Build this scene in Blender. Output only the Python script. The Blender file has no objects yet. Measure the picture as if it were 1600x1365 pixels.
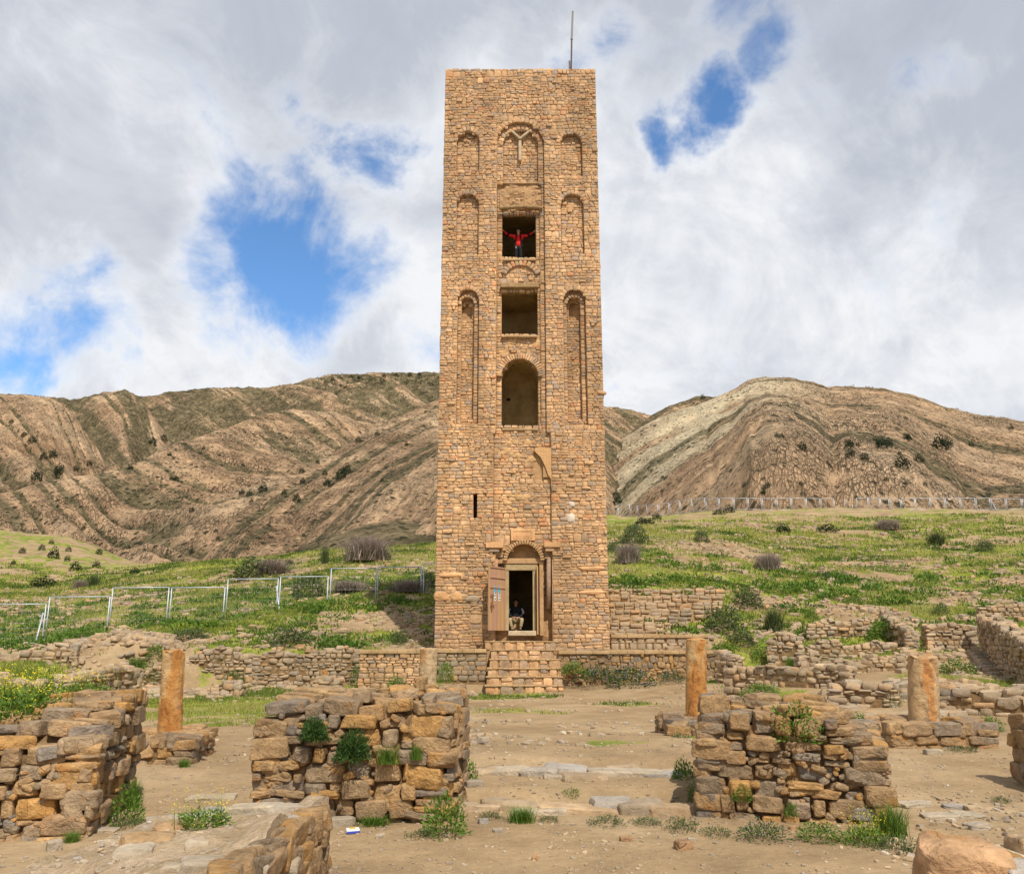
import bpy, math, random
import numpy as np
from mathutils import Vector, Matrix, Euler

# ------------------------------------------------------------------ camera
W0, H0, F0 = 1600.0, 1365.0, 1339.0
TH = math.radians(13.15)
ZC = 1.6
cs, sn = math.cos(TH), math.sin(TH)
scene = bpy.context.scene
COL = scene.collection
cam_d = bpy.data.cameras.new('camera')
cam = bpy.data.objects.new('camera', cam_d)
COL.objects.link(cam)
cam.location = (0, 0, ZC)
cam.rotation_euler = (math.pi / 2 + TH, 0, 0)
cam_d.sensor_width = 36.0
cam_d.lens = 36.0 * F0 / W0
cam_d.clip_start = 0.05
cam_d.clip_end = 6000
scene.camera = cam

SUN_AZ = math.radians(19)     # to the right of straight behind the camera
SUN_EL = math.radians(52)
sdir = Vector((math.sin(SUN_AZ) * math.cos(SUN_EL), -math.cos(SUN_AZ) * math.cos(SUN_EL), math.sin(SUN_EL)))
sun_d = bpy.data.lights.new('sun', 'SUN')
sun_d.energy = 4.9
sun_d.angle = math.radians(0.6)
sun_d.color = (1.0, 0.94, 0.84)
sun = bpy.data.objects.new('sun', sun_d)
COL.objects.link(sun)
sun.rotation_euler = sdir.to_track_quat('Z', 'Y').to_euler()
sun.location = (20, -20, 60)

vs = scene.view_settings
vs.view_transform = 'Standard'
vs.look = 'None'
vs.exposure = 0.0
vs.gamma = 1.0
vs.use_curve_mapping = False
scene.cycles.max_bounces = 5
scene.cycles.diffuse_bounces = 3
scene.cycles.transparent_max_bounces = 4

def ray(px, py):
    a = (px - W0 / 2) / F0
    v = -(py - H0 / 2) / F0
    return Vector((a, cs - v * sn, sn + v * cs))
def at(px, py, Y):
    r = ray(px, py)
    t = Y / r.y
    return Vector((r.x * t, Y, ZC + r.z * t))
def zp(py, Y):
    return ZC + Y * math.tan(TH + math.atan((H0 / 2 - py) / F0))

# ------------------------------------------------------------------ node helper
class NT:
    def __init__(s, tree):
        s.t = tree; s.n = tree.nodes; s.l = tree.links
    def node(s, typ, **kw):
        nd = s.n.new(typ)
        ins = kw.pop('ins', {})
        for k, v in kw.items():
            setattr(nd, k, v)
        for k, v in ins.items():
            s.set(nd, k, v)
        return nd
    def set(s, nd, k, v):
        sock = nd.inputs[k]
        if isinstance(v, bpy.types.NodeSocket):
            s.l.new(v, sock)
        else:
            sock.default_value = v
    def math(s, op, a, b=0.0, c=None, clamp=False):
        nd = s.n.new('ShaderNodeMath'); nd.operation = op; nd.use_clamp = clamp
        s.set(nd, 0, a); s.set(nd, 1, b)
        if c is not None: s.set(nd, 2, c)
        return nd.outputs[0]
    def vmath(s, op, a, b=None, scale=None):
        nd = s.n.new('ShaderNodeVectorMath'); nd.operation = op
        s.set(nd, 0, a)
        if b is not None: s.set(nd, 1, b)
        if scale is not None: s.set(nd, 'Scale', scale)
        return nd
    def mrange(s, v, a, b, c=0.0, d=1.0, smooth=True):
        nd = s.n.new('ShaderNodeMapRange')
        nd.interpolation_type = 'SMOOTHSTEP' if smooth else 'LINEAR'
        for k, x in zip(range(5), (v, a, b, c, d)): s.set(nd, k, x)
        return nd.outputs[0]
    def mix(s, f, a, b, mode='MIX'):
        nd = s.n.new('ShaderNodeMix'); nd.data_type = 'RGBA'; nd.blend_type = mode
        s.set(nd, 0, f); s.set(nd, 6, a); s.set(nd, 7, b)
        return nd.outputs[2]
    def ramp(s, f, stops, interp='LINEAR'):
        nd = s.n.new('ShaderNodeValToRGB'); nd.color_ramp.interpolation = interp
        cr = nd.color_ramp
        while len(cr.elements) < len(stops): cr.elements.new(0.5)
        for e, (p, c) in zip(cr.elements, stops):
            e.position = p; e.color = (*c, 1) if len(c) == 3 else c
        s.set(nd, 0, f)
        return nd.outputs[0]
    def noise(s, vec, scale, detail=4, rough=0.55, dist=0.0, out=0):
        nd = s.n.new('ShaderNodeTexNoise')
        s.set(nd, 'Vector', vec); s.set(nd, 'Scale', scale); s.set(nd, 'Detail', detail)
        s.set(nd, 'Roughness', rough); s.set(nd, 'Distortion', dist)
        return nd.outputs[out]
    def vor(s, vec, scale, feature='F1', out=0, rand=1.0):
        nd = s.n.new('ShaderNodeTexVoronoi'); nd.feature = feature
        s.set(nd, 'Vector', vec); s.set(nd, 'Scale', scale); s.set(nd, 'Randomness', rand)
        return nd.outputs[out]
    def attr(s, name, out=2):
        nd = s.n.new('ShaderNodeAttribute'); nd.attribute_name = name
        return nd.outputs[out]

def C4(c): return (c[0], c[1], c[2], 1.0)

# ------------------------------------------------------------------ world
SKY_STR = 0.115
world = bpy.data.worlds.new('World')
scene.world = world
world.use_nodes = True
N = NT(world.node_tree)
N.n.clear()
sky = N.node('ShaderNodeTexSky', sky_type='NISHITA')
sky.sun_disc = False
sky.sun_elevation = SUN_EL
sky.sun_rotation = math.pi - SUN_AZ
sky.altitude = 1000
sky.air_density = 1.0
sky.dust_density = 0.6
sky.ozone_density = 2.0
tc = N.node('ShaderNodeTexCoord')
dirv = tc.outputs['Generated']
sep = N.node('ShaderNodeSeparateXYZ', ins={0: dirv})
den = N.math('ADD', N.math('MAXIMUM', sep.outputs[2], 0.0), 0.28)
plane = N.node('ShaderNodeCombineXYZ', ins={0: N.math('DIVIDE', sep.outputs[0], den), 1: N.math('DIVIDE', sep.outputs[1], den), 2: 0.0}).outputs[0]
wn = N.noise(dirv, 4.5, 6, 0.6, 0.0, 1)
wv = N.vmath('SUBTRACT', wn, (0.5, 0.5, 0.5)).outputs[0]
dw = N.vmath('ADD', dirv, N.vmath('SCALE', wv, scale=0.26).outputs[0]).outputs[0]
fine = N.noise(dirv, 8.0, 9, 0.66, 0.6)
holes = [(440, 415, 125, 1.0), (370, 430, 95, 0.8), (500, 350, 85, 0.8), (565, 250, 60, 0.75), (520, 190, 60, 0.55),
         (50, 505, 105, 0.95), (150, 545, 65, 0.85), (5, 590, 70, 0.85),
         (1095, 200, 62, 0.85), (1150, 130, 55, 0.62), (1080, 50, 60, 0.5), (1045, 255, 42, 0.65), (1430, 140, 50, 0.40),
         (955, 580, 40, 0.7), (890, 95, 60, 0.4), (640, 585, 60, 0.3)]
hv = None
for (hx, hy, hr, hs) in holes:
    d = ray(hx, hy).normalized()
    dist = N.vmath('DISTANCE', dw, tuple(d)).outputs['Value']
    g = N.mrange(dist, hr / F0 * 1.55, hr / F0 * 0.10, 0.0, hs)
    hv = g if hv is None else N.math('MAXIMUM', hv, g)
lown = N.noise(N.vmath('ADD', plane, (3.1, 7.7, 1.0)).outputs[0], 0.9, 3, 0.5)
outside = N.mrange(lown, 0.60, 0.72, 0.0, 0.7)
away = N.mrange(N.vmath('DISTANCE', dirv, tuple(ray(800, 500).normalized())).outputs['Value'], 0.62, 0.85)
hv = N.math('MAXIMUM', hv, N.math('MULTIPLY', outside, away))
hole = N.math('ADD', hv, N.math('MULTIPLY', N.math('SUBTRACT', fine, 0.5), 1.5))
cover = N.mrange(hole, 0.08, 0.92, 1.0, 0.0)
big = N.noise(plane, 1.5, 6, 0.55, 0.3)
med = N.noise(dirv, 5.0, 6, 0.6, 0.5)
br = N.math('ADD', N.math('MULTIPLY', big, 0.62), N.math('MULTIPLY', med, 0.62))
edge = N.mrange(hole, -0.15, 0.40, 0.0, 0.15)
hi = N.mrange(sep.outputs[2], 0.30, 0.72, 0.09, -0.13)
br = N.math('ADD', N.math('ADD', br, edge), hi)
cloudc = N.ramp(br, [(0.38, (0.46, 0.50, 0.58)), (0.54, (0.54, 0.575, 0.65)), (0.66, (0.68, 0.71, 0.77)), (0.80, (0.91, 0.925, 0.95))])
cloudc = N.vmath('SCALE', cloudc, scale=1.0 / SKY_STR).outputs[0]
skyc = N.mix(1.0, sky.outputs[0], (1.15, 1.55, 1.80, 1), 'MULTIPLY')
col = N.mix(cover, skyc, cloudc)
bg = N.node('ShaderNodeBackground', ins={0: col, 1: SKY_STR})
out = N.node('ShaderNodeOutputWorld', ins={0: bg.outputs[0]})
world.cycles.sampling_method = 'MANUAL'
world.cycles.sample_map_resolution = 512

# ------------------------------------------------------------------ generic helpers
rng = np.random.default_rng(7)
R = random.Random(11)

def tag(o, label=None, cat=None, group=None, kind=None):
    if label: o['label'] = label
    if cat: o['category'] = cat
    if group: o['group'] = group
    if kind: o['kind'] = kind
    return o
def empty(name, loc, rz=0.0):
    o = bpy.data.objects.new(name, None)
    o.empty_display_size = 0.1
    o.location = loc
    o.rotation_euler = (0, 0, rz)
    COL.objects.link(o)
    return o
def link(name, me, parent=None, loc=None, rot=None, scale=None):
    o = bpy.data.objects.new(name, me)
    COL.objects.link(o)
    if parent is not None: o.parent = parent
    if loc is not None: o.location = loc
    if rot is not None: o.rotation_euler = rot
    if scale is not None: o.scale = scale
    return o
def mesh_np(name, V, Fq, mat=None, smooth=False, attrs=None, tris=False, mats=None, midx=None):
    me = bpy.data.meshes.new(name)
    V = np.asarray(V, dtype=np.float32); Fq = np.asarray(Fq, dtype=np.int32)
    k = Fq.shape[1]
    me.vertices.add(len(V)); me.vertices.foreach_set('co', V.ravel())
    me.loops.add(Fq.size); me.loops.foreach_set('vertex_index', Fq.ravel())
    me.polygons.add(len(Fq))
    me.polygons.foreach_set('loop_start', np.arange(0, Fq.size, k, dtype=np.int32))
    me.polygons.foreach_set('loop_total', np.full(len(Fq), k, dtype=np.int32))
    if mats:
        for m in mats: me.materials.append(m)
    elif mat: me.materials.append(mat)
    if midx is not None: me.polygons.foreach_set('material_index', np.asarray(midx, dtype=np.int32))
    me.polygons.foreach_set('use_smooth', np.full(len(Fq), smooth, dtype=bool))
    me.update(calc_edges=True)
    if attrs:
        for an, arr in attrs.items():
            arr = np.asarray(arr, dtype=np.float32)
            if arr.ndim == 1:
                a = me.attributes.new(an, 'FLOAT', 'POINT'); a.data.foreach_set('value', arr)
            else:
                a = me.attributes.new(an, 'FLOAT_VECTOR', 'POINT'); a.data.foreach_set('vector', arr.ravel())
    return me
def mesh_py(name, V, Fs, mat=None, smooth=False):
    me = bpy.data.meshes.new(name)
    me.from_pydata([tuple(v) for v in V], [], [tuple(f) for f in Fs])
    if mat: me.materials.append(mat)
    if smooth: me.polygons.foreach_set('use_smooth', [True] * len(me.polygons))
    me.update()
    return me
class MB:
    def __init__(s): s.V = []; s.F = []
    def add(s, V, Fs):
        b = len(s.V); s.V += [tuple(v) for v in V]; s.F += [tuple(i + b for i in f) for f in Fs]; return s
    def box(s, x0, x1, y0, y1, z0, z1, M=None):
        V = [Vector((x, y, z)) for x in (x0, x1) for y in (y0, y1) for z in (z0, z1)]
        if M is not None: V = [M @ v for v in V]
        return s.add(V, [(0, 1, 3, 2), (4, 6, 7, 5), (0, 4, 5, 1), (2, 3, 7, 6), (0, 2, 6, 4), (1, 5, 7, 3)])
    def tube(s, pts, rad, n=6, cap=True):
        pts = [Vector(p) for p in pts]
        if not hasattr(rad, '__len__'): rad = [rad] * len(pts)
        V = []; Fs = []
        for i, p in enumerate(pts):
            d = (pts[min(i + 1, len(pts) - 1)] - pts[max(i - 1, 0)]).normalized()
            a = d.orthogonal().normalized() if abs(d.z) < 0.99 else Vector((1, 0, 0))
            if abs(d.z) < 0.99:
                a = d.cross(Vector((0, 0, 1))).normalized()
            b = d.cross(a).normalized()
            for k in range(n):
                t = 2 * math.pi * k / n
                V.append(p + (a * math.cos(t) + b * math.sin(t)) * rad[i])
        for i in range(len(pts) - 1):
            for k in range(n):
                k2 = (k + 1) % n
                Fs.append((i * n + k, i * n + k2, (i + 1) * n + k2, (i + 1) * n + k))
        if cap:
            Fs.append(tuple(range(n - 1, -1, -1))); Fs.append(tuple((len(pts) - 1) * n + k for k in range(n)))
        return s.add(V, Fs)
    def obj(s, name, mat, parent=None, smooth=False, bevel=0.0, rel=True):
        V = s.V
        if parent is not None and rel:
            L = Vector(parent.location)
            V = [Vector(v) - L for v in V]
        me = mesh_py(name, V, s.F, mat, smooth)
        o = link(name, me, parent)
        if bevel:
            m = o.modifiers.new('bevel', 'BEVEL'); m.width = bevel; m.segments = 2; m.limit_method = 'ANGLE'
        return o

# value noise in numpy
def _h(ix, iy, s):
    n = (ix.astype(np.int64) * 374761393 + iy.astype(np.int64) * 668265263 + s * 1442695041) & 0x7fffffff
    n = ((n ^ (n >> 13)) * 1274126177) & 0x7fffffff
    n = (n ^ (n >> 16)) & 0x7fffffff
    return (n & 0xffff) / 65535.0
def vnoise(x, y, s=0):
    x = np.asarray(x, float); y = np.asarray(y, float)
    ix = np.floor(x); iy = np.floor(y); fx = x - ix; fy = y - iy
    fx = fx * fx * (3 - 2 * fx); fy = fy * fy * (3 - 2 * fy)
    a = _h(ix, iy, s); b = _h(ix + 1, iy, s); c = _h(ix, iy + 1, s); d = _h(ix + 1, iy + 1, s)
    return (a * (1 - fx) + b * fx) * (1 - fy) + (c * (1 - fx) + d * fx) * fy
def fbm(x, y, s=0, o=4, g=0.5):
    t = 0; a = 1; n = 0
    for i in range(o):
        t = t + a * vnoise(x * 2 ** i + 17.3 * i, y * 2 ** i - 9.1 * i, s + i); n += a; a *= g
    return t / n
def sstep(a, b, x):
    t = np.clip((x - a) / (b - a), 0, 1); return t * t * (3 - 2 * t)

# ------------------------------------------------------------------ materials
def new_mat(name, rough=0.9, spec=0.2):
    m = bpy.data.materials.new(name); m.use_nodes = True
    n = NT(m.node_tree); n.n.clear()
    b = n.node('ShaderNodeBsdfPrincipled')
    b.inputs['Roughness'].default_value = rough
    b.inputs['Specular IOR Level'].default_value = spec
    o = n.node('ShaderNodeOutputMaterial', ins={0: b.outputs[0]})
    return m, n, b
def bump(n, b, h, strength=0.5, dist=0.02):
    nd = n.node('ShaderNodeBump', ins={'Height': h, 'Strength': strength, 'Distance': dist})
    n.l.new(nd.outputs[0], b.inputs['Normal'])
def tone_of(n):
    oi = n.node('ShaderNodeObjectInfo')
    return n.math('FRACT', n.math('ADD', oi.outputs['Random'], n.attr('rnd')))
def stone_mat(name, stops, sc=5.0, bs=0.6, bd=0.03, mott=0.5, soil=(0.30, 0.20, 0.11), soilamt=0.35, lich=0.25):
    m, n, b = new_mat(name)
    geo = n.node('ShaderNodeNewGeometry')
    P = geo.outputs['Position']
    t = tone_of(n)
    off = n.vmath('SCALE', (17.0, 31.0, 11.0), scale=t).outputs[0]
    P2 = n.vmath('ADD', P, off).outputs[0]
    base = n.ramp(t, stops)
    n1 = n.noise(P2, sc, 6, 0.65, 0.3)
    n2 = n.noise(P2, sc * 4.5, 5, 0.7)
    n3 = n.noise(P2, sc * 0.7, 3, 0.5)
    v = n.mrange(n1, 0.25, 0.75, 1 - mott * 0.55, 1 + mott * 0.5, smooth=False)
    c = n.vmath('SCALE', base, scale=v).outputs[0]
    v2 = n.mrange(n2, 0.3, 0.7, 0.84, 1.14, smooth=False)
    c = n.vmath('SCALE', c, scale=v2).outputs[0]
    c = n.mix(n.mrange(n3, 0.55, 0.72, 0, soilamt), c, C4(soil))
    wv_ = n.noise(n.vmath('MULTIPLY', P, (1.1, 1.1, .16)).outputs[0], 1.0, 5, 0.6)
    wb_ = n.noise(P, .45, 4, .6)
    c = n.vmath('SCALE', c, scale=n.math('MULTIPLY', n.mrange(wv_, .35, .65, .80, 1.08), n.mrange(wb_, .35, .65, .86, 1.08))).outputs[0]
    lf = n.mrange(n.noise(P2, sc * 2.2, 4, 0.6), 0.60, 0.72, 0, lich)
    c = n.mix(lf, c, (0.30, 0.27, 0.23, 1))
    n.l.new(c, b.inputs['Base Color'])
    mus = n.vor(P2, sc * 6, 'F1')
    h = n.math('ADD', n.math('MULTIPLY', n1, 1.0), n.math('MULTIPLY', n2, 0.5))
    h = n.math('ADD', h, n.math('MULTIPLY', mus, 0.12))
    ck = n.mrange(n.vor(n.vmath('ADD', P2, n.vmath('SCALE', n.noise(P2, sc, 3, .5, 0, 1), scale=.12).outputs[0]).outputs[0], sc * .9, 'DISTANCE_TO_EDGE'), 0, .05, 0, 1)
    h = n.math('ADD', h, n.math('MULTIPLY', ck, n.mrange(n3, .45, .6, 0.0, 0.16)))
    bump(n, b, h, bs, bd)
    return m
M_TOWER = stone_mat('tower_stone', [(0.0, (0.56, 0.33, 0.16)), (0.15, (0.64, 0.41, 0.225)), (0.3, (0.42, 0.255, 0.13)), (0.45, (0.66, 0.405, 0.205)),
                                    (0.6, (0.50, 0.325, 0.185)), (0.74, (0.38, 0.275, 0.185)), (0.82, (0.58, 0.345, 0.17)), (0.90, (0.36, 0.285, 0.22)), (0.95, (0.60, 0.285, 0.13)), (1.0, (0.55, 0.33, 0.16))], 4.0, 0.9, 0.045, 0.6, (0.36, 0.22, 0.10), 0.45, 0.3)
M_RUIN = stone_mat('ruin_stone', [(0.0, (0.30, 0.20, 0.11)), (0.22, (0.40, 0.25, 0.12)), (0.42, (0.26, 0.195, 0.13)), (0.60, (0.45, 0.25, 0.085)),
                                  (0.78, (0.33, 0.235, 0.14)), (0.92, (0.215, 0.185, 0.155)), (1.0, (0.42, 0.235, 0.09))], 8.0, 1.0, 0.035, 0.9, (0.40, 0.19, 0.05), 0.65, 0.45)
M_DRY = stone_mat('dry_stone', [(0.0, (0.36, 0.27, 0.17)), (0.25, (0.44, 0.32, 0.20)), (0.45, (0.32, 0.26, 0.19)), (0.65, (0.47, 0.32, 0.18)),
                                (0.85, (0.38, 0.30, 0.21)), (1.0, (0.48, 0.29, 0.14))], 4.0, 0.6, 0.04, 0.5, (0.40, 0.26, 0.13), 0.3, 0.25)
M_PALE = stone_mat('pale_slab', [(0.0, (0.40, 0.33, 0.24)), (0.4, (0.46, 0.37, 0.26)), (0.7, (0.33, 0.30, 0.27)), (1.0, (0.46, 0.34, 0.20))], 6.0, 0.8, 0.03, 0.5, (0.38, 0.27, 0.15), 0.35, 0.35)

def earth_mat(name, a, bcol, sc=3.0, bs=0.7, bd=0.04):
    m, n, b = new_mat(name, 0.95, 0.1)
    P = n.node('ShaderNodeNewGeometry').outputs['Position']
    n1 = n.noise(P, sc, 8, 0.65); n2 = n.noise(P, sc * 7, 5, 0.7)
    c = n.mix(n.mrange(n1, 0.3, 0.7), C4(a), C4(bcol))
    c = n.vmath('SCALE', c, scale=n.mrange(n2, 0.3, 0.7, 0.8, 1.2, smooth=False)).outputs[0]
    n.l.new(c, b.inputs['Base Color'])
    bump(n, b, n.math('ADD', n1, n.math('MULTIPLY', n2, 0.4)), bs, bd)
    return m
M_CORE_T = earth_mat('tower_mortar', (0.48, 0.295, 0.15), (0.33, 0.20, 0.095), 3.0)
M_CORE = earth_mat('earth_mortar', (0.29, 0.185, 0.09), (0.17, 0.105, 0.05), 4.0, 0.9, 0.06)
M_PLASTER = earth_mat('lime_plaster', (0.50, 0.38, 0.22), (0.34, 0.25, 0.14), 1.6, 0.3, 0.02)
M_CEMENT = earth_mat('mortar_cap', (0.46, 0.31, 0.16), (0.34, 0.22, 0.11), 2.0, 0.3, 0.02)
M_LIP = earth_mat('lip_mortar', (0.50, 0.40, 0.27), (0.38, 0.29, 0.18), 3.0, 0.6, 0.03)

def simple_mat(name, colr, rough=0.7, spec=0.3, var=0.2, sc=8.0, metal=0.0):
    m, n, b = new_mat(name, rough, spec)
    P = n.node('ShaderNodeNewGeometry').outputs['Position']
    n1 = n.noise(P, sc, 5, 0.6)
    c = n.vmath('SCALE', colr, scale=n.mrange(n1, 0.25, 0.75, 1 - var, 1 + var, smooth=False)).outputs[0]
    n.l.new(c, b.inputs['Base Color'])
    b.inputs['Metallic'].default_value = metal
    return m
M_STEEL = simple_mat('galvanised_steel', (0.46, 0.50, 0.54), 0.5, 0.5, 0.12, 4, 0.3)
M_WOOD = earth_mat('old_wood', (0.36, 0.24, 0.12), (0.24, 0.15, 0.07), 5.0, 0.5, 0.02)

def leaf_mat(name, a, bcol, rough=0.6):
    m, n, b = new_mat(name, rough, 0.2)
    t = tone_of(n)
    c = n.mix(t, C4(a), C4(bcol))
    n.l.new(c, b.inputs['Base Color'])
    tr = n.node('ShaderNodeBsdfTranslucent', ins={0: c})
    ms = n.node('ShaderNodeMixShader', ins={0: 0.25, 1: b.outputs[0], 2: tr.outputs[0]})
    o = [x for x in n.n if x.type == 'OUTPUT_MATERIAL'][0]
    n.l.new(ms.outputs[0], o.inputs[0])
    return m
M_LEAF = leaf_mat('weed_leaf', (0.045, 0.115, 0.014), (0.18, 0.27, 0.04))
M_LEAFD = leaf_mat('dark_leaf', (0.022, 0.06, 0.014), (0.08, 0.14, 0.03))
M_OLIVE = leaf_mat('olive_leaf', (0.040, 0.065, 0.022), (0.14, 0.17, 0.06))
M_SHRUBD = leaf_mat('dark_shrub_leaf', (0.012, 0.022, 0.008), (0.035, 0.05, 0.018))
M_GREY = leaf_mat('dry_twig', (0.20, 0.16, 0.13), (0.48, 0.38, 0.33))
M_GRASS = leaf_mat('slope_grass', (0.055, 0.10, 0.016), (0.20, 0.22, 0.04))
M_YEL = simple_mat('yellow_petal', (0.75, 0.62, 0.02), 0.6, 0.2, 0.1)
M_PUR = simple_mat('purple_petal', (0.30, 0.16, 0.40), 0.6, 0.2, 0.2)

M_PALE2 = stone_mat('soil_coloured_chip', [(0.0, (0.36, 0.27, 0.17)), (0.5, (0.42, 0.31, 0.19)), (0.8, (0.32, 0.26, 0.20)), (1.0, (0.50, 0.41, 0.30))], 8.0, 0.6, 0.02, 0.4)
# ------------------------------------------------------------------ near terrain
def colp(pts):
    Y = [p[0] for p in pts]; Z = [p[1] for p in pts]
    return np.array(Y, float), np.array(Z, float)
def zz(*a):
    return [(Y, z) for (Y, z) in a]
TCOL = [
 (-500, [(0,0),(14,.0),(20,.4),(30,zp(1020,30)),(40,zp(1000,40)),(60,zp(950,60)),(100,zp(890,100)),(200,zp(810,200)),(240,zp(806,240)),(300,20)]),
 (0,   [(0,0),(13,0),(18,.2),(24,zp(1058,24)),(30,zp(1035,30)),(40,zp(1011,40)),(60,zp(960,60)),(90,zp(926,90)),(130,zp(885,130)),(200,zp(833,200)),(230,zp(826,230)),(280,20)]),
 (110, [(0,0),(14,0),(19,-.1),(26,-.1),(30,zp(1040,30)),(33,zp(1022,33)),(40,zp(1003,40)),(60,zp(955,60)),(90,zp(925,90)),(130,zp(893,130)),(200,zp(842,200)),(230,zp(838,230)),(280,15)]),
 (200, [(0,0),(14,0),(19,-.15),(28,-.2),(31.5,-.1),(34,zp(992,34)),(37,zp(993,37)),(42,zp(984,42)),(60,zp(945,60)),(80,zp(915,80)),(110,zp(897,110)),(150,zp(884,150)),(200,zp(874,200)),(250,zp(880,250)),(280,8)]),
 (300, [(0,0),(14,0),(28,-.2),(33.0,-.25),(33.4,zp(1014,33.4)),(38,zp(993,38)),(42.5,zp(980,42.5)),(60,zp(934,60)),(80,zp(903,80)),(110,zp(884,110)),(150,zp(880,150)),(180,zp(884,180)),(240,0)]),
 (400, [(0,0),(14,0),(28,-.2),(33.3,-.25),(33.8,zp(1012,33.8)),(38,zp(990,38)),(43.5,zp(966,43.5)),(60,zp(925,60)),(80,zp(893,80)),(110,zp(876,110)),(140,zp(876,140)),(180,zp(895,180)),(240,0)]),
 (560, [(0,0),(14,0),(28,-.2),(33.0,-.25),(33.5,zp(1017,33.5)),(38,zp(985,38)),(45,zp(949,45)),(60,zp(905,60)),(80,zp(875,80)),(110,zp(857,110)),(140,zp(860,140)),(180,zp(880,180)),(240,0)]),
 (680, [(0,0),(14,0),(28,-.25),(31.6,-.25),(31.9,1.13),(36,zp(1000,36)),(40,zp(968,40)),(46,zp(941,46)),(60,zp(895,60)),(80,zp(867,80)),(110,zp(850,110)),(140,zp(853,140)),(180,zp(870,180)),(240,0)]),
 (800, [(0,0),(14,0),(29,-.28),(31.6,-.25),(31.9,1.13),(38,1.3),(45,zp(938,45)),(60,zp(890,60)),(90,zp(850,90)),(150,zp(825,150)),(200,zp(820,200)),(260,10)]),
 (900, [(0,0),(14,0),(28,-.25),(30.2,-.10),(31.6,.1),(31.9,1.13),(33,1.14),(36,1.3),(39,zp(942,39)),(46,zp(900,46)),(60,zp(867,60)),(90,zp(838,90)),(150,zp(812,150)),(200,zp(806,200)),(260,15)]),
 (960, [(0,0),(14,0),(27,-.25),(30.2,.0),(31.6,.15),(31.9,1.13),(33.3,1.14),(33.5,1.60),(35,1.65),(36.4,zp(956,36.4)-.35),(38,zp(935,38)-.4),(40,zp(918,40)-.15),(46,zp(897,46)),(60,zp(867,60)),(90,zp(838,90)),(150,zp(812,150)),(200,zp(806,200)),(260,15)]),
 (1110,[(0,0),(14,0),(25,-.15),(29,.05),(31.6,.25),(31.9,1.13),(33.3,1.2),(33.5,1.62),(35,1.7),(36.4,zp(958,36.4)-.35),(38,zp(938,38)-.4),(40,zp(920,40)-.15),(46,zp(902,46)),(60,zp(870,60)),(90,zp(835,90)),(150,zp(801,150)),(180,zp(800,180)),(260,15)]),
 (1200,[(0,0),(15,0),(20,.05),(25,.5),(30,zp(1052,30)),(31.5,zp(1045,31.5)),(33,zp(1003,33)),(37,zp(958,37)),(46,zp(915,46)),(60,zp(878,60)),(90,zp(836,90)),(150,zp(797,150)),(175,zp(799,175)),(260,15)]),
 (1400,[(0,0),(14,0),(16.5,.05),(19,zp(1098,19)),(21,zp(1072,21)),(26,zp(1052,26)),(28,zp(1035,28)),(31,zp(1012,31)),(33,zp(990,33)),(37,zp(955,37)),(46,zp(922,46)),(60,zp(880,60)),(90,zp(838,90)),(150,zp(796.5,150)),(175,zp(799,175)),(260,15)]),
 (1600,[(0,0),(13,0),(16,.08),(19,zp(1092,19)),(21,zp(1078,21)),(26,zp(1062,26)),(28,zp(1040,28)),(31,zp(1008,31)),(34,zp(965,34)),(38,zp(942,38)),(46,zp(915,46)),(60,zp(873,60)),(90,zp(832,90)),(150,zp(796,150)),(175,zp(798,175)),(260,15)]),
 (2100,[(0,0),(13,0),(16,.08),(21,zp(1078,21)),(26,zp(1058,26)),(31,zp(1008,31)),(38,zp(942,38)),(60,zp(873,60)),(90,zp(832,90)),(150,zp(796,150)),(175,zp(798,175)),(260,15)]),
]
TU = np.array([(c[0] - 800) / F0 for c in TCOL])
TP = [colp(c[1]) for c in TCOL]
YG = np.concatenate([np.arange(0, 60, 0.25), np.arange(60, 301, 2.0)])
ZG = np.array([np.interp(YG, p[0], p[1]) for p in TP])      # columns x YG
def T(x, y, detail=True):
    x = np.asarray(x, float); y = np.asarray(y, float)
    ys = np.maximum(y, 0.5)
    u = np.clip(x / ys, TU[0], TU[-1] - 1e-6)
    j = np.clip(np.searchsorted(TU, u, side='right') - 1, 0, len(TU) - 2)
    w = (u - TU[j]) / (TU[j + 1] - TU[j])
    yi = np.interp(np.clip(y, 0, 300), YG, np.arange(len(YG)))
    i0 = np.clip(np.floor(yi).astype(int), 0, len(YG) - 2); f = yi - i0
    za = ZG[j, i0] * (1 - f) + ZG[j, i0 + 1] * f
    zb = ZG[j + 1, i0] * (1 - f) + ZG[j + 1, i0 + 1] * f
    z = za * (1 - w) + zb * w
    # small raised tread between the two rows of kerb stones
    px = u * F0 + 800
    k = sstep(9.0, 9.35, y) * (1 - sstep(12, 16, y)) * 0.11 + sstep(10.8, 11.1, y) * (1 - sstep(13, 20, y)) * 0.07
    z = z + k * sstep(-3.5, -1.0, x) * (1 - sstep(3.0, 4.5, x))
    if detail:
        far = sstep(30, 60, y)
        slope = sstep(26, 36, y)
        am = 0.03 + 0.16 * slope + 0.9 * far
        sc = 1 / (0.9 + 2.2 * slope + 9 * far)
        z = z + (fbm(x * 0.9, y * 0.9, 3) - 0.5) * 0.05 * (1 - far)
        z = z + (fbm(x * 0.35, y * 0.35, 5) - 0.5) * 0.45 * slope
        z = z + (fbm(x * 0.07, y * 0.07, 8) - 0.5) * 1.6 * far
    return z
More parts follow.
